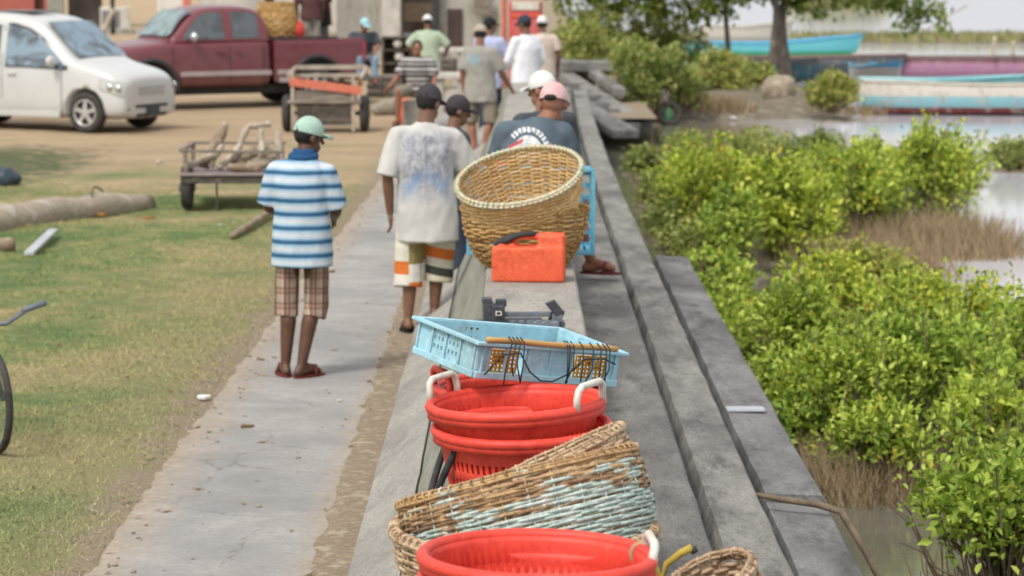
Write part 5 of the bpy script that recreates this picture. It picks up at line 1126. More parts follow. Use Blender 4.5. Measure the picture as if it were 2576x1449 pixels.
for s in (-1, 1):
    cols = [(-1.50, 1.03, 1.66), (-1.38, 1.03, 1.66), (-1.08, 1.03, 1.58), (-.83, 1.02, 1.44), (-.58, 1.01, 1.22), (-.40, 1.0, 1.06), (-.32, .995, 1.005)]
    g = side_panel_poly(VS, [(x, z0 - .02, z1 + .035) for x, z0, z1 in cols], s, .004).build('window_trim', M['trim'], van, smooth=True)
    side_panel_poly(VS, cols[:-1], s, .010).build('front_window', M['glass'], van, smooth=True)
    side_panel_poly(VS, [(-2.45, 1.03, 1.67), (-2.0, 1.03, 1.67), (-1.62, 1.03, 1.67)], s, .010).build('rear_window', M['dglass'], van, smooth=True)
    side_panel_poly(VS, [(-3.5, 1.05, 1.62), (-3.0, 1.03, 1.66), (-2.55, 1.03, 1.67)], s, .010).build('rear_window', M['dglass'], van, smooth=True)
    for x, z0, z1 in ((-.42, .32, 1.0), (-1.56, .25, 1.66)):
        side_panel_poly(VS, [(x - .006, z0, z1), (x + .006, z0, z1)], s, .002).build('door_seam', M['trim'], van)
    mb = MB(); mb.ell((-.52, s * .97, 1.11), (.06, .11, .095)); mi = mb.build('mirror', M['vwhite'], van, smooth=True)
    mb = MB(); mb.beam((-.52, s * .82, 1.03), (-.52, s * .95, 1.06), .04, .03); mb.build('mirror_arm', M['trim'], mi)
    mb = MB(); mb.box((-1.36, s * .855, .90), (.16, .025, .03)); mb.build('door_handle', M['vwhite'], van, bevel=.006)
    mb = MB(); mb.box((-1.40, s * .852, .285), (1.9, .02, .10)); mb.build('side_skirt', M['vwhite'], van, bevel=.008)
    mb = MB(); rows = []
    for i in range(6):
        t = i / 5; x = .665 - .40 * t; rows.append([Vector((x + .012, s * (side_y(VS, x, z) + .012), z)) for z in (.58 + .12 * t, .68 + .10 * t, .79 + .06 * t)])
    mb.grid(rows); hl_ = mb.build('headlight', M['lamp'], van, smooth=True)
    for t in (.22, .55):
        x = .665 - .40 * t; mb = MB(); mb.ell((x + .018, s * (side_y(VS, x, .69) + .008), .69 + .05 * t), (.06, .03, .06)); mb.build('bulb', M['chrome'], hl_, smooth=True)
    mb = MB(); mb.ell((.665, s * .62, .37), (.03, .05, .045)); mb.build('fog_lamp', M['trim'], van, smooth=True)
def front(z, y, off): return Vector((.0, y, z))
mb = MB(); rows = []
for i in range(9):
    t = i / 8; x = -.24 - .62 * t; z = float(np.interp(x, [-1.0, -.80, -.48, -.20], [1.775, 1.66, 1.36, 1.12])); hw = float(np.interp(x, [-1.0, -.80, -.48, -.20], [.67, .67, .70, .74])) * .90
    rows.append([Vector((x + .03, hw * u, z + .016 + .014 * (1 - u * u))) for u in np.linspace(-1, 1, 9)])
mb.grid(rows); mb.build('windshield', M['glass'], van, smooth=True)
mb = MB(); mb.box((.70, 0, .66), (.03, .72, .15)); mb.build('grille', M['chrome'], van, bevel=.01)
mb = MB(); mb.box((.692, 0, .41), (.03, .88, .05)); mb.box((.688, 0, .27), (.03, .82, .05)); mb.build('air_intake', M['trim'], van, bevel=.006)
mb = MB(); mb.box((.714, .02, .335), (.012, .36, .15)); mb.build('number_plate', M['black_pl'], van, bevel=.004)
mb = MB(); mb.box((-1.75, 0, 1.868), (.9, .66, .02)); mb.build('sunroof', M['dglass'], van, bevel=.008)

# ---- pickup
a = radians(180 + 30); Rz = Matrix.Rotation(a, 3, 'Z')
rw = G(655, 256); rear_near = D(787, 0, rw.y - .95 * 2 * cos(radians(30)) * .82); 
base = Vector((rear_near.x, rear_near.y, 0)) - Rz @ Vector((-3.26, .80, 0))
tr = thing('pickup_truck', 'burgundy extended cab pickup truck with a silver side stripe', 'pickup truck', base, a)
TS = [(.95, .42, .82, .98, .70, .66, .58), (.90, .36, .92, 1.08, .84, .80, .70), (.60, .36, 1.02, 1.15, .93, .90, .78), (.0, .36, 1.08, 1.20, .95, .93, .82), (-.28, .36, 1.10, 1.235, .95, .93, .84), (-.30, .36, 1.12, 1.245, .95, .93, .84), (-2.36, .36, 1.14, 1.25, .95, .93, .88), (-2.38, .36, 1.14, 1.25, .95, .93, .88)]
mb = MB(); loft_rings(mb, car_loft(TS)); body = mb.build('body', M['vred'], None, smooth=True)
md = body.modifiers.new('s', 'SUBSURF'); md.levels = md.render_levels = 2; bake(body); cut_cyl(body, [(0, .40, .47, -1.1, -.6), (0, .40, .47, .6, 1.1)]); body.parent = tr
for p_ in body.data.polygons: p_.use_smooth = True
CS = [(-.38, 1.16, 1.20, 1.26, .84, .83, .80), (-.50, 1.15, 1.22, 1.36, .86, .85, .80), (-.71, 1.15, 1.25, 1.60, .88, .87, .74), (-.94, 1.15, 1.25, 1.77, .89, .88, .70), (-1.2, 1.15, 1.25, 1.85, .89, .88, .69), (-1.9, 1.15, 1.25, 1.85, .89, .88, .69), (-2.2, 1.15, 1.25, 1.80, .89, .88, .70), (-2.33, 1.15, 1.25, 1.62, .88, .87, .74), (-2.37, 1.15, 1.2, 1.3, .86, .85, .78)]
mb = MB(); loft_rings(mb, car_loft(CS)); cab = mb.build('cab', M['vred'], tr, smooth=True); md = cab.modifiers.new('s', 'SUBSURF'); md.levels = md.render_levels = 2
for s in (-1, 1):
    side_panel_poly(CS, [(-1.46, 1.26, 1.74), (-1.2, 1.26, 1.74), (-1.02, 1.26, 1.69), (-.84, 1.26, 1.52), (-.70, 1.26, 1.36), (-.66, 1.26, 1.31)], s, .010).build('front_window', M['dglass'], tr, smooth=True)
    side_panel_poly(CS, [(-2.14, 1.27, 1.70), (-1.9, 1.27, 1.745), (-1.62, 1.27, 1.745)], s, .010).build('rear_window', M['dglass'], tr, smooth=True)
    for (x, sts, z0, z1) in ((-.42, TS, .42, 1.12), (-1.53, TS, .42, 1.14), (-2.20, TS, .42, 1.14)):
        side_panel_poly(sts, [(x - .008, z0, z1), (x + .008, z0, z1)], s, .003).build('door_seam', M['trim'], tr)
    side_panel_poly(TS, [(x, .60, .685) for x in (-2.34, -1.8, -1.2, -.55)], s, .012).build('side_stripe', M['stripe'], tr)
    mb = MB(); mb.ell((-.78, s * 1.04, 1.30), (.07, .11, .10)); mb.build('mirror', M['chrome'], tr, smooth=True)
    mb = MB(); mb.box((-1.36, s * .965, 1.02), (.18, .03, .04)); mb.box((-1.70, s * .965, 1.02), (.10, .03, .05)); mb.build('door_handle', M['vred'], tr, bevel=.008)
    mb = MB(); mb.tube([Vector((.50 * cos(t), s * .955, .40 + .50 * sin(t))) for t in np.linspace(-.15, pi + .15, 18)], .045, 6); mb.build('wheel_arch', M['trim'], tr, smooth=True)
    mb = MB(); mb.ell((.86, s * .70, .80), (.08, .16, .10)); mb.build('headlight', M['lamp'], tr, smooth=True)
mb = MB(); rows = []
for i in range(8):
    t = i / 7; x = -.42 - .50 * t; z = float(np.interp(x, [-.94, -.71, -.50, -.38], [1.77, 1.60, 1.36, 1.26])); hw = float(np.interp(x, [-.94, -.71, -.50, -.38], [.70, .74, .80, .80])) * .92
    rows.append([Vector((x + .03, hw * u, z + .018 + .012 * (1 - u * u))) for u in np.linspace(-1, 1, 9)])
mb.grid(rows); mb.build('windshield', M['gglass'], tr, smooth=True)
mb = MB(); mb.box((.98, 0, .52), (.14, 1.8, .18)); mb.build('bumper', M['chrome'], tr, bevel=.03)
mb = MB(); mb.box((.93, 0, .80), (.06, 1.1, .22)); mb.build('grille', M['trim'], tr, bevel=.01)
bd = MB(); x0, x1 = -2.42, -4.24
BS = [(-2.42, .42, 1.0, 1.24, .95, .95, .93), (-3.3, .42, 1.0, 1.24, .96, .96, .93), (-4.24, .46, 1.0, 1.24, .95, .95, .93)]
for s in (-1, 1):
    mb = MB(); prof = [(.93, .46), (.955, .6), (.96, .9), (.95, 1.15), (.93, 1.24), (.87, 1.24), (.86, 1.1), (.86, .5)]
    vs = [Vector((x, s * y, z)) for x in (x0, x1) for y, z in prof]; n = len(prof)
    mb.add(vs, [(k, (k + 1) % n, n + (k + 1) % n, n + k) for k in range(n)] + [tuple(range(n)), tuple(range(n, 2 * n))]); o = mb.build('bed_side', M['vred'], None, bevel=.012)
    bake(o); cut_cyl(o, [(-3.26, .42, .47, -s * .5 - .65, -s * .5 + .65)]); o.parent = tr
    mb = MB(); mb.tube([Vector((-3.26 + .50 * cos(t), s * .965, .42 + .50 * sin(t))) for t in np.linspace(-.1, pi + .1, 18)], .045, 6); mb.build('wheel_arch', M['trim'], tr, smooth=True)
    mb = MB(); mb.box((-3.0 - .05, s * .9, 1.262), (1.3, .09, .035)); mb.build('bed_rail', M['trim'], tr, bevel=.008)
    side_panel_poly(BS, [(-2.46, .60, .685), (-2.74, .60, .685)], s, .012).build('side_stripe', M['stripe'], tr)
    mb = MB(); mb.box((-2.60, s * .965, .50), (.22, .02, .09)); mb.build('side_badge', M['stripe'], tr, bevel=.004)
    mb = MB(); mb.box((-4.25, s * .89, .98), (.03, .12, .36)); mb.build('tail_lamp', M['red'], tr, bevel=.01)
for s in (-1, 1):
    for x_ in (0, -3.26): mb = MB(); mb.box((x_, s * .56, .73), (.96, .50, .42)); mb.build('wheel_well', M['trim'], tr)
mb = MB(); mb.box((-2.45, 0, .9), (.05, 1.70, .66)); mb.build('bed_front', M['vred'], tr, bevel=.01)
mb = MB(); mb.box((-3.4, 0, .66), (1.9, 1.72, .06)); mb.build('bed_floor', M['trim'], tr)
mb = MB(); mb.box((-4.43, 0, .70), (.40, 1.70, .05)); mb.build('tailgate', M['vred'], tr, bevel=.01)
mb = MB(); mb.box((-4.32, 0, .50), (.12, 1.8, .14)); mb.build('bumper', M['chrome'], tr, bevel=.02)
mb = MB(); mb.box((-1.9, 0, .33), (4.6, 1.2, .16)); mb.build('chassis', M['trim'], tr)
for x in (0, -3.26):
    for s in (-1, 1): wheel(tr, x, s * .80, .385, .25, .58, s)
trp = lambda x, y, z: base + Rz @ Vector((x, y, z))
# load in the bed and people on the truck
q = trp(-2.75, .30, .69); bt = thing('wicker_basket', 'tall tan wicker basket standing in the truck bed behind the cab', 'wicker basket', q, .4, 'woven cane baskets')
weave(bt, [(.27, 0), (.34, .3), (.40, .65), (.38, .95), (.31, 1.18)], 18, 26, M['wick_brown'], .012, rough=.012, rimr=.02)
q = trp(-3.05, .45, .69); mb = MB(); mb.ell((0, 0, .68), (.19, .19, .22)); mb.ell((0, 0, .36), (.20, .2, .36)); mb.cap((0, 0, .8), .07, (0, 0, .93), .04); o = fuse(mb, 'red_sack', M['red'], None, .02, 3, .015, 8); o.location = q; tag(o, 'bright red sack in the truck bed beside the tall basket', 'sack')
q = trp(-3.55, .1, .69); person('man in a maroon shirt and pale khaki trousers standing in the truck bed', q, radians(20), 'dark', 1.74, dict(elL=(-.26, .05, 1.12), wrL=(-.22, .1, .88)), M['maroonc'], M['sand'], None, 0, 0, M['blackc'], .018, 1.05, .7, .86, 2, group='people on and around the pickup truck')
q = trp(-3.95, -.35, .69); person('man in a black shirt and grey trousers standing at the truck bed rear', q, radians(-30), 'dark', 1.74, dict(elL=(-.24, .05, 1.12)), M['blackc'], M['greyc'], None, 0, 0, M['blackc'], .018, 1.1, .7, .74, 2, group='people on and around the pickup truck')
q = trp(-4.42, .55, .725); ts = dict(seat); ts.update(hd=(0, .18, .72), nek=(0, .10, .585), chs=(0, .05, .43), elL=(-.24, .22, .34), wrL=(-.12, .40, .22), elR=(.26, .2, .33), wrR=(.12, .40, .2))
person('man in a dark shirt, blue jeans and cyan cap sitting on the tailgate', q, radians(-70) - pi / 2 - .15, 'red', 1.76, ts, M['dshirt'], M['denim'], ('cap', M['cyan'], 0), radians(20), radians(-15), M['blackc'], .016, 1.0, .7, .93, 1.85, face=True, group='people on and around the pickup truck')

# ------------------------------------------------------------------ carts
M['plank'] = mat('grey_plank', (.28, .235, .19), (.17, .14, .115), 5, .9, .5, 40, stretch=(.4, .4, 3), c3=(.36, .31, .26)); M['dplank'] = mat('dark_plank', (.12, .10, .08), (.07, .06, .05), 5, .9, .4, 40, c3=(.17, .145, .12))
M['lplank'] = mat('sun_bleached_plank', (.46, .39, .31), (.33, .27, .21), 5, .9, .4, 40); M['purple_plank'] = mat('mauve_grey_plank', (.34, .275, .27), (.25, .20, .195), 5, .9, .4, 40); M['orangewood'] = mat('orange_painted_board', (.62, .19, .12), (.50, .14, .09), 6, .75)
M['drift'] = mat('bleached_driftwood', (.52, .44, .35), (.36, .29, .22), 7, .95, .6, 40, c3=(.60, .53, .44)); M['drift2'] = mat('brown_driftwood', (.34, .26, .18), (.22, .16, .11), 7, .95, .6, 40, c3=(.45, .36, .26))
def cart_wheel(root, x, y, r):
    mb = MB(); c = Vector((x, y, r)); R = Euler((0, pi / 2, 0)).to_matrix(); h = .06
    mb.lathe([(r * .5, -h), (r * .9, -h), (r, -h * .6), (r, h * .6), (r * .9, h), (r * .5, h), (r * .5, -h)], 28, c, R); wl_ = mb.build('wheel', M['tyre'], root, smooth=True)
    mb = MB(); mb.lathe([(.001, -.045), (r * .52, -.045), (r * .52, .045), (.001, .045)], 20, c, R); mb.lathe([(.001, -.09), (.05, -.09), (.05, .09), (.001, .09)], 12, c, R); mb.build('hub', M['plank'], wl_)
p = G(585, 528); cx0 = p.x; cy0 = p.y
c1 = thing('wooden_cart', 'low wooden handcart loaded with driftwood, standing on the grass', 'cart', (cx0, cy0, 0), radians(3), 'wooden carts')
for x in (-.50, .50): cart_wheel(c1, x, .18, .24)
mb = MB(); mb.box((0, -.02, .33), (1.10, .10, .075)); mb.box((0, 1.2, .33), (1.10, .10, .075)); mb.box((-.5, .6, .345), (.07, 1.3, .06)); mb.box((.5, .6, .345), (.07, 1.3, .06)); mb.box((-.18, .6, .34), (.06, 1.2, .05)); mb.box((.18, .6, .34), (.06, 1.2, .05)); mb.build('frame', M['dplank'], c1, bevel=.008)
mb = MB()
for k in range(9): mb.box((0, -.02 + .15 * k, .392 + .002 * (k % 2)), (1.12, .14, .03))
mb.build('deck', M['purple_plank'], c1, bevel=.005)
for x_, y_ in ((-.5, -.02), (.5, -.02), (-.5, 1.2), (.5, 1.2)): mb = MB(); mb.box((x_, y_, .52), (.05, .05, .24)); mb.build('corner_post', M['plank'], c1)
mb = MB(); mb.beam((-.56, -.02, .645), (.56, -.02, .63), .06, .03); mb.beam((-.54, 0, .655), (-.50, 1.25, .65), .06, .03); mb.beam((-.55, 1.2, .65), (.55, 1.2, .645), .06, .03); mb.build('top_rail', M['plank'], c1, bevel=.005)
mb = MB(); mb.tube([(-.17, .0, .31), (-.165, .02, .0)], .012, 6); mb.build('prop', M['dplank'], c1)
def piece(a, b, r0, r1, m, label, n=7):
    a, b = Vector(a), Vector(b); pts = []; rr = []
    for i in range(n):
        t = i / (n - 1); pts.append(a.lerp(b, t) + Vector([random.uniform(-1, 1) * r0 * .22 for _ in range(3)])); rr.append((r0 + (r1 - r0) * t) * random.uniform(.75, 1.2))
    mb = MB(); mb.tube(pts, rr, 9); o = mb.build('driftwood_log', m, smooth=True); tag(o, label, 'log', 'driftwood pieces loaded on the low cart'); o.location = (cx0, cy0, 0); return o
DW = [((-.34, .2, .45), (-.10, .35, .92), .075, .05, 'drift2', 'stubby dark ended log standing up at the left of the cart load'), ((-.02, .3, .5), (.13, .45, .88), .04, .035, 'drift', 'pale forked branch standing in the middle of the cart load'), ((.12, .45, .88), (.38, .5, .90), .035, .03, 'drift', 'pale stick lying across the top of the cart load'),
      ((.30, .3, .45), (.28, .45, .86), .035, .03, 'drift', 'pale upright stick near the right of the cart load'), ((.50, .3, .5), (.47, .4, .84), .045, .035, 'drift', 'pale post at the right end of the cart load'), ((-.5, .05, .46), (-.2, .1, .60), .05, .04, 'drift', 'pale branch leaning on the left of the cart deck'),
      ((-.25, .1, .45), (-.12, .15, .70), .035, .03, 'drift', 'short pale stick on the cart just left of centre'), ((-.15, .05, .45), (.05, .25, .66), .045, .03, 'drift', 'short slanted log in front of the forked branch'), ((.05, .02, .45), (.22, .2, .66), .05, .04, 'drift2', 'brown log slanted at the front of the cart load'),
      ((.18, .05, .46), (.46, .1, .55), .06, .05, 'drift', 'thick pale log lying at the right front of the cart'), ((-.05, .0, .47), (.30, .05, .44), .045, .05, 'drift2', 'brown log lying flat along the front of the cart deck'), ((-.1, .4, .5), (.4, .5, .62), .06, .05, 'drift', 'thick pale log lying behind the others on the cart'), ((.30, .2, .6), (.52, .25, .50), .045, .04, 'drift2', 'brown chunk on top at the right of the cart load')]
for a_, b_, r0, r1, m_, lb in DW: piece(a_, b_, r0, r1, M[m_], lb)

p = G(817, 334); c2 = thing('wooden_cart', 'taller wooden cart with rubber tyres and an orange board across it, near the truck', 'cart', (p.x, p.y, 0), radians(-2), 'wooden carts')
for x in (-.62, .60): cart_wheel(c2, x, .30, .29)
for x_, z_, h_ in ((-.50, .52, .95), (.45, .45, .85)): mb = MB(); mb.box((x_, 0, z_), (.05, .06, h_)); mb.build('corner_post', M['lplank'], c2)
mb = MB(); mb.beam((-.56, .9, .98), (.58, .9, .99), .05, .07); mb.beam((-.56, .9, .85), (.56, .9, .86), .05, .06); mb.beam((-.56, 0, .90), (-.56, 1.0, .97), .05, .06); mb.beam((.58, 0, .86), (.58, 1.0, .97), .05, .06); mb.build('top_rail', M['lplank'], c2, bevel=.005)
mb = MB(); mb.beam((-.54, -.03, .80), (.58, -.03, .66), .03, .13); mb.build('cross_board', M['orangewood'], c2, bevel=.004)
mb = MB(); mb.box((0, .02, .56), (1.0, .04, .20)); mb.box((0, .45, .48), (1.16, 1.0, .05)); mb.build('tail_board', M['plank'], c2, bevel=.006)
mb = MB()
for k in range(4): mb.box((0, .03 + .004 * (k % 2), .16 + .095 * k), (.88, .04, .088))
mb.build('lower_board', M['dplank'], c2, bevel=.005)
mb = MB(); mb.tube([(-.62, .3, .29), (.60, .3, .29)], .03, 8); mb.build('axle', M['dplank'], c2)

# fallen trunk, loose wood and litter on the grass
a_, b_ = G(-90, 592) + Vector((0, 0, .05)), G(372, 522) + Vector((0, 0, .04)); n = 16; pts = []; rr = []
for i in range(n):
    t = i / (n - 1); pts.append(a_.lerp(b_, t) + Vector((0, random.uniform(-.03, .03), random.uniform(-.015, .02) + .03 * sin(pi * t)))); rr.append((.175 - .03 * t) * random.uniform(.92, 1.08) * (1 if t < .93 else .8))
mb = MB(); mb.tube(pts, rr, 16); lg = mb.build('fallen_trunk', mat('bleached_trunk', (.40, .335, .26), (.32, .265, .20), 4, .95, .8, 14, c3=(.46, .40, .33), stretch=(.5, 1.5, 1.5)), smooth=True); tag(lg, 'long bleached fallen tree trunk lying across the grass', 'log')
c_ = a_.lerp(b_, .70); mb = MB(); mb.tube([c_ + Vector((.02 * sin(t * 3) + .05 * cos(t), .20 * cos(t) , .05 + .21 * sin(t))) for t in np.linspace(-.9, 3.2, 20)], .010, 6); o = mb.build('wire_loop', M['dplank'], smooth=True); tag(o, 'thin dark wire looped around the bleached fallen trunk', 'wire')
def stick(name, a, b, r, m, label, cat, group=None, flat=1):
    mb = MB(); n = 7; mb.tube([a.lerp(b, i / 6) + Vector((0, 0, random.uniform(0, .008))) for i in range(n)], [r * random.uniform(.85, 1.15) for _ in range(n)], 8, flat=flat); o = mb.build(name, m, smooth=True); tag(o, label, cat, group); return o
stick('branch', G(585, 606) + Vector((0, 0, .04)), G(700, 536) + Vector((0, 0, .07)), .035, M['drift2'], 'brown weathered branch on the grass left of the striped shirt man', 'branch')
mb = MB(); mb.beam(G(72, 652) + Vector((0, 0, .05)), G(135, 594) + Vector((0, 0, .06)), .09, .03); tag(mb.build('board', mat('pale_grey_board', (.45, .46, .47), (.36, .37, .38), 6, .7), bevel=.004), 'pale grey board lying in the green grass at the left', 'board')
mb = MB(); q = G(20, 632); mb.tube([q + Vector((-.35, .05, .06)), q + Vector((0, 0, .06)), q + Vector((.06, 0, .065))], [.05, .07, .06], 12); tag(mb.build('tree_stump', M['drift2'], smooth=True), 'short cut log end at the left frame edge beside the grey board', 'log')
q = G(2, 470); mb = MB(); mb.ell((0, 0, .1), (.25, .2, .14)); o = fuse(mb, 'dark_bag', mat('dark_blue_plastic_sheet', (.03, .045, .06), (.05, .07, .09), 9, .5), None, .015, 2, .03, 9); o.location = q; tag(o, 'dark blue plastic heap in the grass at the left frame edge', 'heap')
LT = [(556, 568, .05, 'white'), (515, 1003, .06, 'white'), (855, 1010, .03, 'pale'), (490, 1080, .03, 'brown'), (322, 950, .03, 'brown'), (655, 906, .03, 'brown'), (620, 1075, .05, 'brown'), (690, 900, .02, 'brown'), (590, 560, .03, 'pale'), (835, 685, .05, 'brown'), (400, 410, .10, 'pale'), (25, 445, .09, 'tan'), (60, 572, .10, 'tan'), (255, 545, .10, 'rust'), (375, 552, .10, 'rust'), (430, 985, .03, 'brown'), (150, 870, .04, 'brown'), (2155, 297, .16, 'white'), (1845, 298, .10, 'white'), (1940, 292, .10, 'pink'), (1655, 1, 0, None)]
LC = {'white': mat('white_litter', (.72, .72, .72)), 'pale': mat('pale_litter', (.55, .50, .42)), 'brown': mat('dead_leaf', (.20, .12, .06)), 'tan': mat('tan_litter', (.50, .33, .18)), 'rust': mat('rusty_leaf', (.36, .17, .05)), 'pink': mat('pink_litter', (.6, .38, .38))}
LLAB = ['white scrap in the grass below the driftwood cart', 'white scrap at the left path edge', 'small pale chip on the path below the striped shirt man', 'dark leaf at the broken left path edge', 'dark leaf alone in the dry grass', 'dead leaf on the grass just left of the sandals', 'dead leaf where the path edge crumbles below the man', 'tiny dead leaf by the left sandal', 'pale chip near the white scrap below the cart', 'small twig on the path right of the plaid shorts', 'pale piece of board on the sand left of the cart', 'tan scrap in the dark grass patch at the left', 'tan block under the left end of the fallen trunk', 'rust brown leaves before the middle of the fallen trunk', 'rust brown leaves before the right end of the fallen trunk', 'dead leaf in the green grass beside the path', 'dead leaf in the green grass near the bicycle', 'white plastic piece at the shoreline beside the stern of the turquoise boat', 'white bottle floating at the shoreline', 'pink scrap at the shoreline below the boulder']
for (px_, py_, sz, c), lb in zip(LT, LLAB):
    if not c: continue
    z = 0 if px_ < 1300 else -.42; q = G(px_, py_, z + (.022 if 600 < px_ < 900 and py_ > 640 else .012)); mb = MB(); n = 7
    vs = [Vector((sz * (.6 + .5 * random.random()) * cos(2 * pi * i / n), sz * .55 * (.6 + .5 * random.random()) * sin(2 * pi * i / n), sz * .18 * random.random())) for i in range(n)]; mb.add(vs + [v + Vector((0, 0, sz * .22)) for v in vs], [tuple(range(n))[::-1], tuple(range(n, 2 * n))] + [(i, (i + 1) % n, n + (i + 1) % n, n + i) for i in range(n)])
    o = mb.build('litter' if c in ('white', 'pink', 'pale') else 'dead_leaf', LC[c]); o.location = q; o.rotation_euler.z = random.uniform(0, 3); tag(o, lb, 'litter' if c in ('white', 'pink', 'pale') else 'leaf')
mb = MB(); mb.box((0, 0, .002), (.20, .12, .012)); o = mb.build('wet_paper', mat('grey_white_scrap', (.42, .44, .47), (.36, .38, .41)), bevel=.003); o.location = D(1875, 1028, 0.1) if False else G(1875, 1030, .377); tag(o, 'white wet scrap lying on the lowest ledge', 'litter')
q = G(2040, 1285, .35); mb = MB(); mb.tube([(1.02, q.y + .03, .42), (1.15, q.y + .0, .40), (1.30, q.y - .03, .385), (1.40, q.y - .06, .36), (1.50, q.y - .12, .2), (1.60, q.y - .10, .0), (1.72, q.y - .08, -.2)], [.010, .014, .016, .017, .016, .013, .008], 8); tag(mb.build('dry_branch', M['twig'], smooth=True), 'brown dead branch lying across the joint of the lowest ledge', 'branch')

# bicycle at the left edge
q = G(-14, 1138); bk = thing('bicycle', 'bicycle at the left frame edge with only its front tyre and grip in view', 'bicycle', (q.x, q.y, 0), radians(-62), rot=(0, radians(5), radians(-62)))
def ringw(c, r, rt, m, par, name):
    mb = MB(); mb.tube([Vector(c) + Vector((r * cos(t), 0, r * sin(t))) for t in np.linspace(0, 2 * pi, 49)[:-1]], rt, 8, closed=True); return mb.build(name, m, par, smooth=True)
M['steel'] = mat('grey_steel', (.25, .27, .29), (.18, .2, .22), 8, .4, metal=.6)
for cx_ in (0, -1.0):
    wv = ringw((cx_, 0, .29), .27, .022, M['tyre'], bk, 'wheel'); ringw((cx_, 0, .29), .245, .010, M['steel'], wv, 'rim')
    mb = MB()
    for k in range(18): t = 2 * pi * k / 18; mb.tube([(cx_, 0, .29), (cx_ + .24 * cos(t), 0, .29 + .24 * sin(t))], .0015, 4)
    mb.build('spoke', M['steel'], wv)
mb = MB(); mb.tube([(0, .05, .29), (-.12, .0, .62), (-.14, 0, .70)], .015, 7); mb.tube([(-.13, 0, .58), (-.55, 0, .30), (-1.0, 0, .29), (-.62, 0, .55), (-.13, 0, .62)], .016, 7); mb.tube([(-.55, 0, .30), (-.66, 0, .68)], .014, 7); mb.build('frame', M['steel'], bk, smooth=True)
mb = MB(); mb.tube([(-.14, -.25, .78), (-.12, -.1, .70), (-.12, .1, .70), (-.14, .25, .78)], .012, 7); mb.build('handlebar', M['steel'], bk, smooth=True)
for s in (-1, 1): mb = MB(); mb.tube([(-.14, s * .20, .765), (-.15, s * .34, .80)], .018, 8); mb.build('grip', M['slate'], bk, smooth=True)
mb = MB(); mb.ell((-.68, 0, .71), (.13, .06, .03)); mb.build('saddle', M['black_rub'], bk, smooth=True)

# ------------------------------------------------------------------ broken steps beside the far wall
bs = thing('broken_steps', 'broken grey concrete stair flight sloping down from the wall to the mud', 'concrete steps', (0, 0, 0))
def slab(name, pa, pb, wd, th, m):
    mb = MB(); mb.beam(pa, pb, wd, th); return mb.build(name, m, bs, bevel=.02)
slab('stringer', D(1425, 195, 54) , D(1620, 322, 46.5), .30, .20, M['step']); slab('stringer', D(1438, 160, 57) + Vector((0, 0, .1)), D(1560, 232, 51), .22, .16, M['step'])
slab('landing', D(1405, 150, 57), D(1470, 168, 54), 1.2, .2, M['step']); slab('lower_slab', D(1455, 265, 48), D(1575, 338, 44.2), .45, .14, M['step_wet'])
for i in range(7): t = i / 6; pa = D(1432, 215, 52).lerp(D(1570, 318, 46), t); mb = MB(); mb.box(pa, (.55, .30, .10)); mb.build('tread', M['step_wet'], bs, bevel=.015)
# boulder, tyre, bottles
q = G(1960, 255, -.2); mb = MB(); mb.ell((0, 0, .22), (.36, .3, .33)); mb.box((.05, 0, .3), (.5, .4, .3)); o = fuse(mb, 'boulder', mat('tan_rock', (.36, .30, .22), (.26, .21, .15), 5, .95, .8, 20, c3=(.44, .38, .29)), None, .03, 4, .05, 5); o.location = q; tag(o, 'tan boulder at the foot of the thick tree trunk', 'rock')
q = G(1672, 312, -.43); mb = MB(); mb.tube([Vector((.20 * cos(t), .03 * sin(t), .20 + .20 * sin(t))) for t in np.linspace(0, 2 * pi, 33)[:-1]], .05, 9, closed=True); o = thing('rubber_debris', 'old black tyre standing in the mud below the bank bushes', 'tyre', q + Vector((.1, .1, .0)), rot=(radians(-12), 0, .2)); mb.build('tyre', M['tyre'], o, smooth=True)
def jar(name, q, r, h, m, label):
    mb = MB(); mb.lathe([(.001, 0), (r, 0), (r * 1.03, h * .3), (r, h * .7), (r * .5, h * .85), (r * .4, h), (.001, h)], 18); o = mb.build(name, m, smooth=True); o.location = q; tag(o, label, 'bottle'); return o
jar('plastic_bottle', G(1655, 308, -.43), .075, .32, plastic('salmon_plastic', (.62, .30, .26), (.55, .25, .22)), 'salmon pink plastic bottle standing left of the old tyre'); jar('plastic_bottle', G(1680, 310, -.43), .10, .34, plastic('green_plastic', (.06, .19, .09), (.08, .24, .12)), 'dark green plastic bottle standing inside the old tyre')

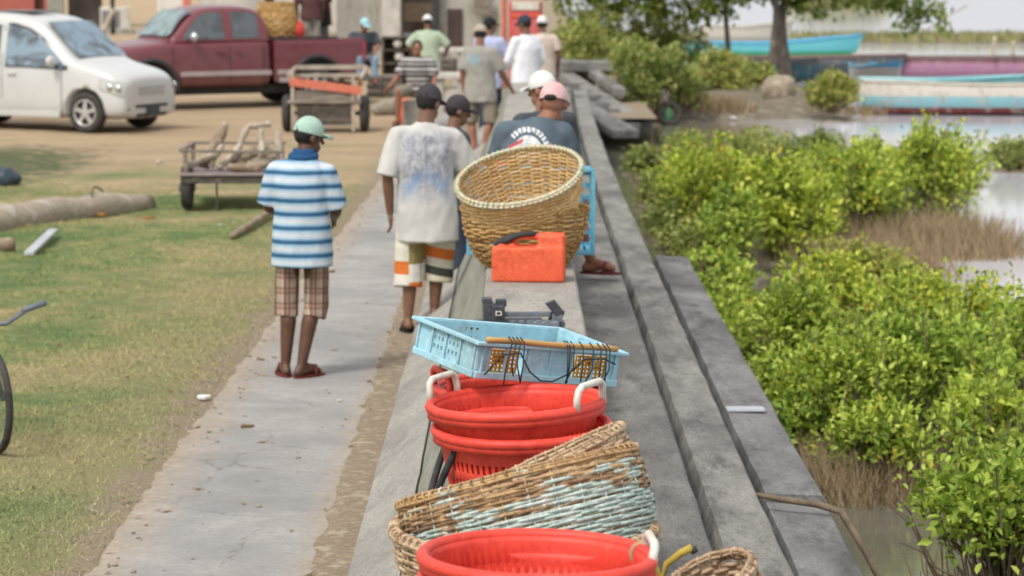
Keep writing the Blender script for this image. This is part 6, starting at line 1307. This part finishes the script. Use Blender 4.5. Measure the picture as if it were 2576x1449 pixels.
# ------------------------------------------------------------------ boats
def boat_mat(name, bands, chip=.5):
    m = NT(name); co = m.coord(); X, Y, Z = m.xyz(co)
    zz = m.math('ADD', Z, m.math('MULTIPLY', m.math('SUBTRACT', m.noise(m.scale(co, (.5, .5, 1)), 2.2, 4, .6), .5), .05))
    c = m.ramp(zz, bands, True); f = m.noise(m.scale(co, (1, 1, .7)), 5, 7, .72)
    c = m.mix(m.ramp(f, [(.5, (0, 0, 0)), (.64, (chip, chip, chip))]), c, m.ramp(m.noise(co, 9, 4, .6), [(.4, (.50, .46, .40)), (.6, (.30, .26, .22))]))
    m.base(c); m.set(.7, .3); return m.m
def boat(label, loc, rz, L, W, H, m, inner, gm, sheer=.25, bow=1.0, transom=.55, thw=3, name='fishing_boat'):
    root = thing(name, label, 'boat', loc, rz, 'wooden boats moored along the mud bank'); N = 22; rings = []; inn = []; top = []
    for i in range(N + 1):
        t = i / N; x = -L / 2 + L * t; wv = W / 2 * (transom + (1 - transom) * sin(min(1, t / .5) * pi / 2)) if t < .5 else W / 2 * max(.015, (1 - ((t - .5) / .5) ** 2.4))
        sh = H * (1 + sheer * (2.2 * max(0, t - .45) ** 1.6 +   .5 * max(0, .4 - t))); kz = H * .0 + H * .55 * max(0, (t - .8) / .2) ** 2 * bow; x2 = x + bow * .5 * max(0, t - .8) * 2
        prof = [(1, 1), (.99, .8), (.94, .5), (.78, .22), (.4, .05), (0, 0)]
        half = [Vector((x + (x2 - x) * b, wv * a, kz + (sh - kz) * b)) for a, b in prof]; rings.append(half + [Vector((v.x, -v.y, v.z)) for v in half[-2::-1]])
        q_ = .93; hi = [Vector((x + (x2 - x) * b, wv * a * q_ - (0 if wv < .05 else .01), kz + .06 + (sh - kz - .06) * b)) for a, b in prof]; inn.append(hi + [Vector((v.x, -v.y, v.z)) for v in hi[-2::-1]])
        top.append((half[0], Vector((half[0].x, -half[0].y, half[0].z))))
    mb = MB(); mb.grid(rings); mb.f.append(tuple(range(11))); mb.build('hull', m, root, smooth=True)
    mb = MB(); mb.grid(inn); mb.f.append(tuple(range(11))); mb.build('hull_inside', inner, root, smooth=True)
    for k in (0, 1): mb = MB(); mb.tube([p[k] for p in top], .03, 6); mb.build('gunwale', gm, root, smooth=True)
    for k in range(thw):
        i = 4 + k * 4; w_ = top[i][0].y * 2 * .95; mb = MB(); mb.box((top[i][0].x, 0, top[i][0].z - .12), (.26, w_, .04)); mb.build('thwart', gm, root, bevel=.004)
    mb = MB(); mb.box((-L / 2 + .0, 0, H * .62), (.04, W * transom * .96, H * .8)); mb.build('transom', m, root, bevel=.005)
    return root
wood_in = mat('grey_boat_inside', (.22, .22, .20), (.14, .14, .13), 4, .9, c3=(.28, .29, .27)); teal_in = mat('teal_boat_inside', (.10, .26, .30), (.08, .20, .24), 4, .85); cream = mat('cream_gunwale', (.62, .56, .46), (.48, .42, .33), 6, .8); browng = mat('brown_gunwale', (.24, .15, .13), (.17, .11, .10), 6, .85); blueg = mat('sky_blue_gunwale', (.12, .42, .62), (.10, .34, .52), 6, .7)
BM1 = boat_mat('turquoise_white_red_hull', [(0, (.20, .045, .04)), (.23, (.25, .48, .52)), (.46, (.60, .55, .47))], .9)
b = G(2182, 292, -.45); boat('weathered boat with white, turquoise and red bands, nearest of the moored boats', (b.x + 2.95, b.y + .65, -.52), radians(-4), 6.0, 1.5, .70, BM1, wood_in, cream, .45, transom=.75)
BM2 = boat_mat('mauve_hull', [(0, (.14, .10, .10)), (.14, (.42, .20, .31)), (.50, (.22, .11, .12))], .4)
b = G(2262, 203, -.45); boat('long mauve boat with a dark brown gunwale behind the nearest one', (b.x + 4.5, b.y + .9, -.50), radians(2), 9.0, 1.5, .62, BM2, wood_in, browng, .1, transom=.6)
BM3 = boat_mat('small_white_blue_hull', [(0, (.50, .44, .40)), (.55, (.12, .36, .56))], .5)
b = D(2212, 205, 66); boat('small sky blue and cream boat with its bow beside the mauve boat', (b.x, 66.4, -.47), radians(-76), 2.4, .95, .52, BM3, blueg, blueg, .4, transom=.6)
BM4 = boat_mat('turquoise_green_hull', [(0, (.04, .34, .12)), (.26, (.05, .38, .20)), (.32, (.14, .50, .54)), (.72, (.10, .38, .48))], .12)
b = D(2172, 85, 80); boat('long turquoise and green boat with a raised bow, farthest of the painted boats', (b.x - 2.95, 80, -.35), radians(4), 5.6, 1.5, .55, BM4, blueg, blueg, .55, transom=.6)
BM5 = boat_mat('dark_hull', [(0, (.07, .09, .10)), (.5, (.12, .13, .14)), (.8, (.20, .12, .11))], .4)
b = D(2030, 150, 70); boat('long low dark boat behind the rounded bank bush', (b.x, 70, -.50), radians(3), 4.8, 1.2, .66, BM5, wood_in, browng, .1, transom=.5)
BM6 = boat_mat('teal_hull', [(0, (.06, .15, .18)), (.5, (.10, .26, .30))], .4)
b = D(2365, 225, 55.8); boat('grey boat with a teal gunwale floating just behind the nearest boat', (b.x, 55.8, -.50), radians(-2), 3.3, 1.0, .72, boat_mat('grey_teal_hull', [(0, (.10, .12, .12)), (.25, (.20, .21, .20)), (.66, (.24, .50, .52))], .6), teal_in, mat('teal_gunwale', (.26, .56, .58), (.2, .46, .5), 6, .7), .15, transom=.7)
b = D(2012, 190, 65.5); boat('dark teal boat hull behind the thick tree trunk', (b.x, 65.5, -.28), radians(62), 1.8, .8, .48, BM6, teal_in, browng, .15, transom=.6)
b = D(1890, 88, 80); boat('cream boat behind the two thin tree stems', (b.x + .1, 83, -.2), radians(3), 2.6, 1.3, .8, boat_mat('cream_hull', [(0, (.42, .40, .33)), (.5, (.58, .53, .44))], .4), wood_in, cream, .3, transom=.6)
# stakes in the water
for (x1, y1, x2, y2, Y, lb) in ((2498, 145, 2502, 92, 70, 'pale upright stake in the water left of a taller gap'), (2548, 140, 2550, 105, 70, 'short upright stake in the water near the right edge'), (2318, 82, 2432, 14, 70, 'thin slanted pole leaning out from the tree branch')):
    stick('stake', D(x1, y1, Y), D(x2, y2, Y), .045 if Y == 70 and x2 - x1 < 10 else .022, M['drift'], lb, 'stake', 'stakes standing in the water')

# ------------------------------------------------------------------ buildings and clutter at the back
def wallbox(mb, x0, x1, y, z0, z1, t=.2): mb.box(((x0 + x1) / 2, y + t / 2, (z0 + z1) / 2), (x1 - x0, t, z1 - z0))
X72 = lambda px: D(px, 0, 72).x
bl_ = thing('concrete_building', 'stained grey concrete building with open doorways behind the group of people', 'building', (0, 0, 0))
mb = MB(); wallbox(mb, X72(845), X72(962), 72.2, 0, 4.2); wallbox(mb, X72(1105), X72(1262), 72.2, 0, 4.2); mb.build('wall', M['bldg'], bl_)
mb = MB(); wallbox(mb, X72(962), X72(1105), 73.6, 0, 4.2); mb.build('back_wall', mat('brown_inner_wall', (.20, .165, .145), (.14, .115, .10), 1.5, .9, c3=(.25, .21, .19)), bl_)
mb = MB(); mb.box((X72(985), 72.0, 2.1), (.50, .5, 4.2)); mb.build('column', M['bldg_light'], bl_, bevel=.02)
mb = MB(); mb.box((X72(1094), 71.9, 2.1), (.16, .16, 4.2)); mb.build('post', mat('dark_post', (.05, .05, .055), rough=.7), bl_)
mb = MB(); wallbox(mb, X72(1125), X72(1162), 72.14, .35, 1.35, .05); mb.build('door', mat('dark_brown_door', (.085, .055, .045), (.06, .04, .035), 3, .8), bl_)
mb = MB(); wallbox(mb, X72(800), X72(1275), 72.0, 4.2, 4.45, 6); mb.build('roof', M['bldg'], bl_)
mb = MB(); mb.box((X72(1052), 73.2, 1.25), (.9, .06, .5)); mb.build('shelf_panel', mat('tan_board', (.36, .28, .20), rough=.9), bl_)
b2_ = thing('shed', 'pale shed wall behind the pickup truck', 'building', (0, 0, 0)); X80 = lambda px: D(px, 0, 80).x
mb = MB(); wallbox(mb, X80(500), X80(664), 80, 0, 3.2); wallbox(mb, X80(690), X80(850), 80, .5, 3.2); mb.build('wall', M['bldg_light'], b2_)
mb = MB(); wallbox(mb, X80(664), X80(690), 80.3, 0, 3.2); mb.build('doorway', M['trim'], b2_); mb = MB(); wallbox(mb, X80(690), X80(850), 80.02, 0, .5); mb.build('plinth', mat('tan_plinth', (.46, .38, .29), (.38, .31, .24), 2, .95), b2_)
mb = MB(); wallbox(mb, X80(490), X80(860), 79.8, 3.2, 3.35, 5); mb.build('roof', M['bldg'], b2_)
X98 = lambda px: D(px, 0, 98).x
bd_ = thing('white_hut', 'white hut wall with an orange corner post far behind the truck windscreen', 'building', (0, 0, 0)); mb = MB(); wallbox(mb, X98(395), X98(462), 98, .25, 2.8); mb.build('wall', mat('white_wall', (.68, .66, .60), (.58, .55, .49), 2, .9), bd_); mb = MB(); mb.box((X98(470), 98, 1.5), (.25, .3, 3)); mb.build('corner_post', M['orangewood'], bd_); mb = MB(); wallbox(mb, X98(380), X98(500), 97.7, 2.8, 2.95, 4); mb.build('roof', M['bldg'], bd_)
X115 = lambda px: D(px, 0, 115).x
rh = thing('red_house', 'faded red house wall with a dark doorway behind the van roof', 'building', (0, 0, 0)); mb = MB(); wallbox(mb, X115(-220), X115(86), 115, 0, 3.2); wallbox(mb, X115(110), X115(150), 115, 0, 3.2); mb.build('wall', mat('faded_red_wall', (.40, .12, .09), (.32, .10, .08), 2, .9), rh); mb = MB(); wallbox(mb, X115(86), X115(110), 115.2, 0, 3.2); mb.build('doorway', mat('dark_red_door', (.08, .03, .025)), rh); mb = MB(); wallbox(mb, X115(-240), X115(160), 114.6, 3.2, 3.4, 5); mb.build('roof', M['bldg'], rh)
sh_ = thing('dark_shack', 'dark shack with an open front between the red house and the appliance', 'building', (0, 0, 0)); X105 = lambda px: D(px, 0, 105).x
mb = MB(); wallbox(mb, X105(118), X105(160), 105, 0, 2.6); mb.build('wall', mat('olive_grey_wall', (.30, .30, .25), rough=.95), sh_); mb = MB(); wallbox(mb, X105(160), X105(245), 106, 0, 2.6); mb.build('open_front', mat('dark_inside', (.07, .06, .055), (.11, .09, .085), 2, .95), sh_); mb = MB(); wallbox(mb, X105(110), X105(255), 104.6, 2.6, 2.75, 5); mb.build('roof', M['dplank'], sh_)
far = D(290, 60, 97); ap = thing('discarded_appliance', 'discarded white appliance with a grey front panel lying on the far ground', 'appliance', (far.x, 97, .12), radians(10)); mb = MB(); mb.box((0, 0, .42), (1.05, .6, .80)); mb.build('cabinet', M['white_pl'], ap, bevel=.03); mb = MB(); mb.box((-.16, -.31, .40), (.62, .03, .60)); mb.build('front_panel', mat('grey_panel', (.22, .23, .24), (.17, .18, .19), 4, .6), ap, bevel=.01)
mb = MB(); mb.box((0, 0, 0), (1.3, .9, .16)); o = mb.build('rubble_base', M['bldg'], bevel=.03); o.location = (far.x, 97, .05); tag(o, 'low rubble slab under the discarded white appliance', 'slab')
q = D(262, 40, 95); stick('pale_post', Vector((q.x - .1, 95, 0)), Vector((q.x + .35, 95, .9)), .09, M['drift'], 'pale slanted post left of the discarded appliance', 'post'); stick('dark_post', Vector((q.x + .15, 96, 0)), Vector((q.x + .15, 96, 2.0)), .08, M['trim'], 'thin dark upright post left of the discarded appliance', 'post')
# drinks cooler
q = D(1320, 60, 56); dc = thing('drinks_cooler', 'red drinks cooler with a white top sign behind the white shirted man', 'cooler', (q.x, 56, 0), radians(-4)); mb = MB(); mb.box((0, .3, .95), (.66, .6, 1.70)); mb.build('cabinet', plastic('coral_red_metal', (.60, .10, .09), (.52, .08, .08), .4), dc, bevel=.02)
mb = MB(); mb.box((.02, -.012, 1.72), (.56, .03, .16)); mb.build('top_sign', M['white_pl'], dc, bevel=.005); mb = MB(); mb.box((.02, -.012, 1.52), (.60, .03, .05)); mb.build('orange_band', M['orange'], dc, bevel=.004); mb = MB(); mb.box((.02, -.010, .95), (.52, .02, .95)); mb.build('door', plastic('pale_red_glass', (.58, .14, .13), (.50, .11, .11), .15), dc, bevel=.005)
mb = MB(); mb.tube([(D(1268, 0, 57).x, 57, 0), (D(1268, 0, 57).x, 57, 2.2)], .05, 8); tag(mb.build('red_post', M['orangewood']), 'slim reddish post left of the red drinks cooler', 'post')
mb = MB(); wallbox(mb, D(1255, 0, 59).x, D(1290, 0, 59).x, 59, 0, 2.3, .1); tag(mb.build('tan_screen', mat('tan_fabric', (.46, .38, .29), (.40, .33, .26), 3, .95)), 'narrow tan screen beside the red drinks cooler', 'screen')
# concrete benches and dark cabinet behind the seated man
for (x0, x1, y0, Y, lb) in ((1085, 1172, 122, 56, 'pale topped concrete bench to the right of the dark cabinet'), (1092, 1172, 186, 47.5, 'lower concrete bench beside the striped polo man')):
    t = thing('concrete_bench', lb, 'bench', (D((x0 + x1) / 2, 0, Y).x, Y, 0), 0, 'concrete benches at the back'); zt = D(x0, y0, Y).z; wd_ = D(x1, 0, Y).x - D(x0, 0, Y).x
    mb = MB(); mb.box((0, .3, zt - .04), (wd_, .7, .09)); mb.build('seat_slab', M['bldg_light'], t, bevel=.01)
    for s in (-1, 1): mb = MB(); mb.box((s * wd_ * .36, .3, (zt - .09) / 2), (.16, .6, zt - .09)); mb.build('leg', M['bldg'], t)
q = D(998, 150, 58); cb = thing('old_cabinet', 'dark open cabinet with pale round jars standing behind the sitting men', 'cabinet', (q.x, 58, 0)); zt = D(998, 92, 58).z
mb = MB(); mb.box((0, .4, zt / 2), (.62, .05, zt)); mb.box((-.30, .2, zt / 2), (.05, .4, zt)); mb.box((.30, .2, zt / 2), (.05, .4, zt)); mb.box((0, .2, zt - .02), (.55, .4, .04)); mb.box((0, .2, zt * .45), (.55, .38, .04)); mb.box((0, .2, zt * .72), (.55, .38, .03)); mb.build('carcass', M['dplank'], cb)
for k, (dx, zz, lb) in enumerate(((.02, .74, 'pale round jar on the upper shelf of the dark cabinet'), (.05, .47, 'pale round jar on the lower shelf of the dark cabinet'))):
    mb = MB(); mb.ell((0, 0, .12), (.11, .11, .12)); o = mb.build('jar', M['white_pl'], smooth=True); o.location = (q.x + dx, 58.15, zt * zz); tag(o, lb, 'jar', 'pale jars in the dark cabinet')
q = G(1020, 312); o = jar('red_canister', (q.x, q.y, 0), .13, .42, M['orange'], 'red canister on the ground beside the striped polo man')

# clutter behind the group
def clutter(name, label, cat, px, py, Y, build, group=None):
    q = D(px, py, Y); t = thing(name, label, cat, (q.x, Y, 0), random.uniform(-.2, .2), group); build(t); return t
def b_crates(t):
    mb = MB(); mb.box((0, 0, .22), (.6, .45, .44)); mb.build('box', M['plank'], t, bevel=.01); mb = MB()
    for k in range(3): mb.box((0, -.235, .08 + .14 * k), (.62, .02, .05))
    mb.box((0, -.238, .22), (.05, .02, .40)); mb.build('slat', M['dplank'], t)
clutter('wooden_box', 'low wooden box on the ground behind the tailgate man', 'box', 968, 190, 53, b_crates)
clutter('wooden_box', 'wooden box in front of the dark brown door', 'box', 1140, 150, 62, b_crates)
def b_drum(t):
    mb = MB(); mb.lathe([(.001, 0), (.28, 0), (.29, .02), (.28, .28), (.295, .30), (.28, .32), (.28, .58), (.295, .60), (.28, .62), (.28, .86), (.29, .88), (.001, .86)], 28); mb.build('barrel', M['slate'], t, smooth=True); mb = MB(); mb.lathe([(.001, .875), (.05, .875), (.05, .86), (.001, .86)], 14, c=(.12, 0, .015)); mb.build('bung', M['trim'], t)
clutter('oil_drum', 'dark slate drum standing near the doorway of the concrete building', 'drum', 1045, 130, 66, b_drum)
def b_sack(t):
    mb = MB(); mb.ell((0, 0, .12), (.22, .16, .15)); mb.ell((.12, 0, .22), (.11, .10, .08)); mb.ell((-.1, 0, .10), (.2, .14, .12)); fuse(mb, 'cloth', M['khaki'], t, .022, 3, .03, 8)
clutter('sack', 'pale lumpy sack on the ground left of the seated polo man', 'sack', 975, 215, 47, b_sack)
mb = MB(); q = D(1215, 20, 71.5); mb.box((q.x, 71.9, 1.5), (.5, .04, .6)); tag(mb.build('notice_board', M['plank'], bevel=.01), 'weathered board fixed to the concrete building wall', 'board')
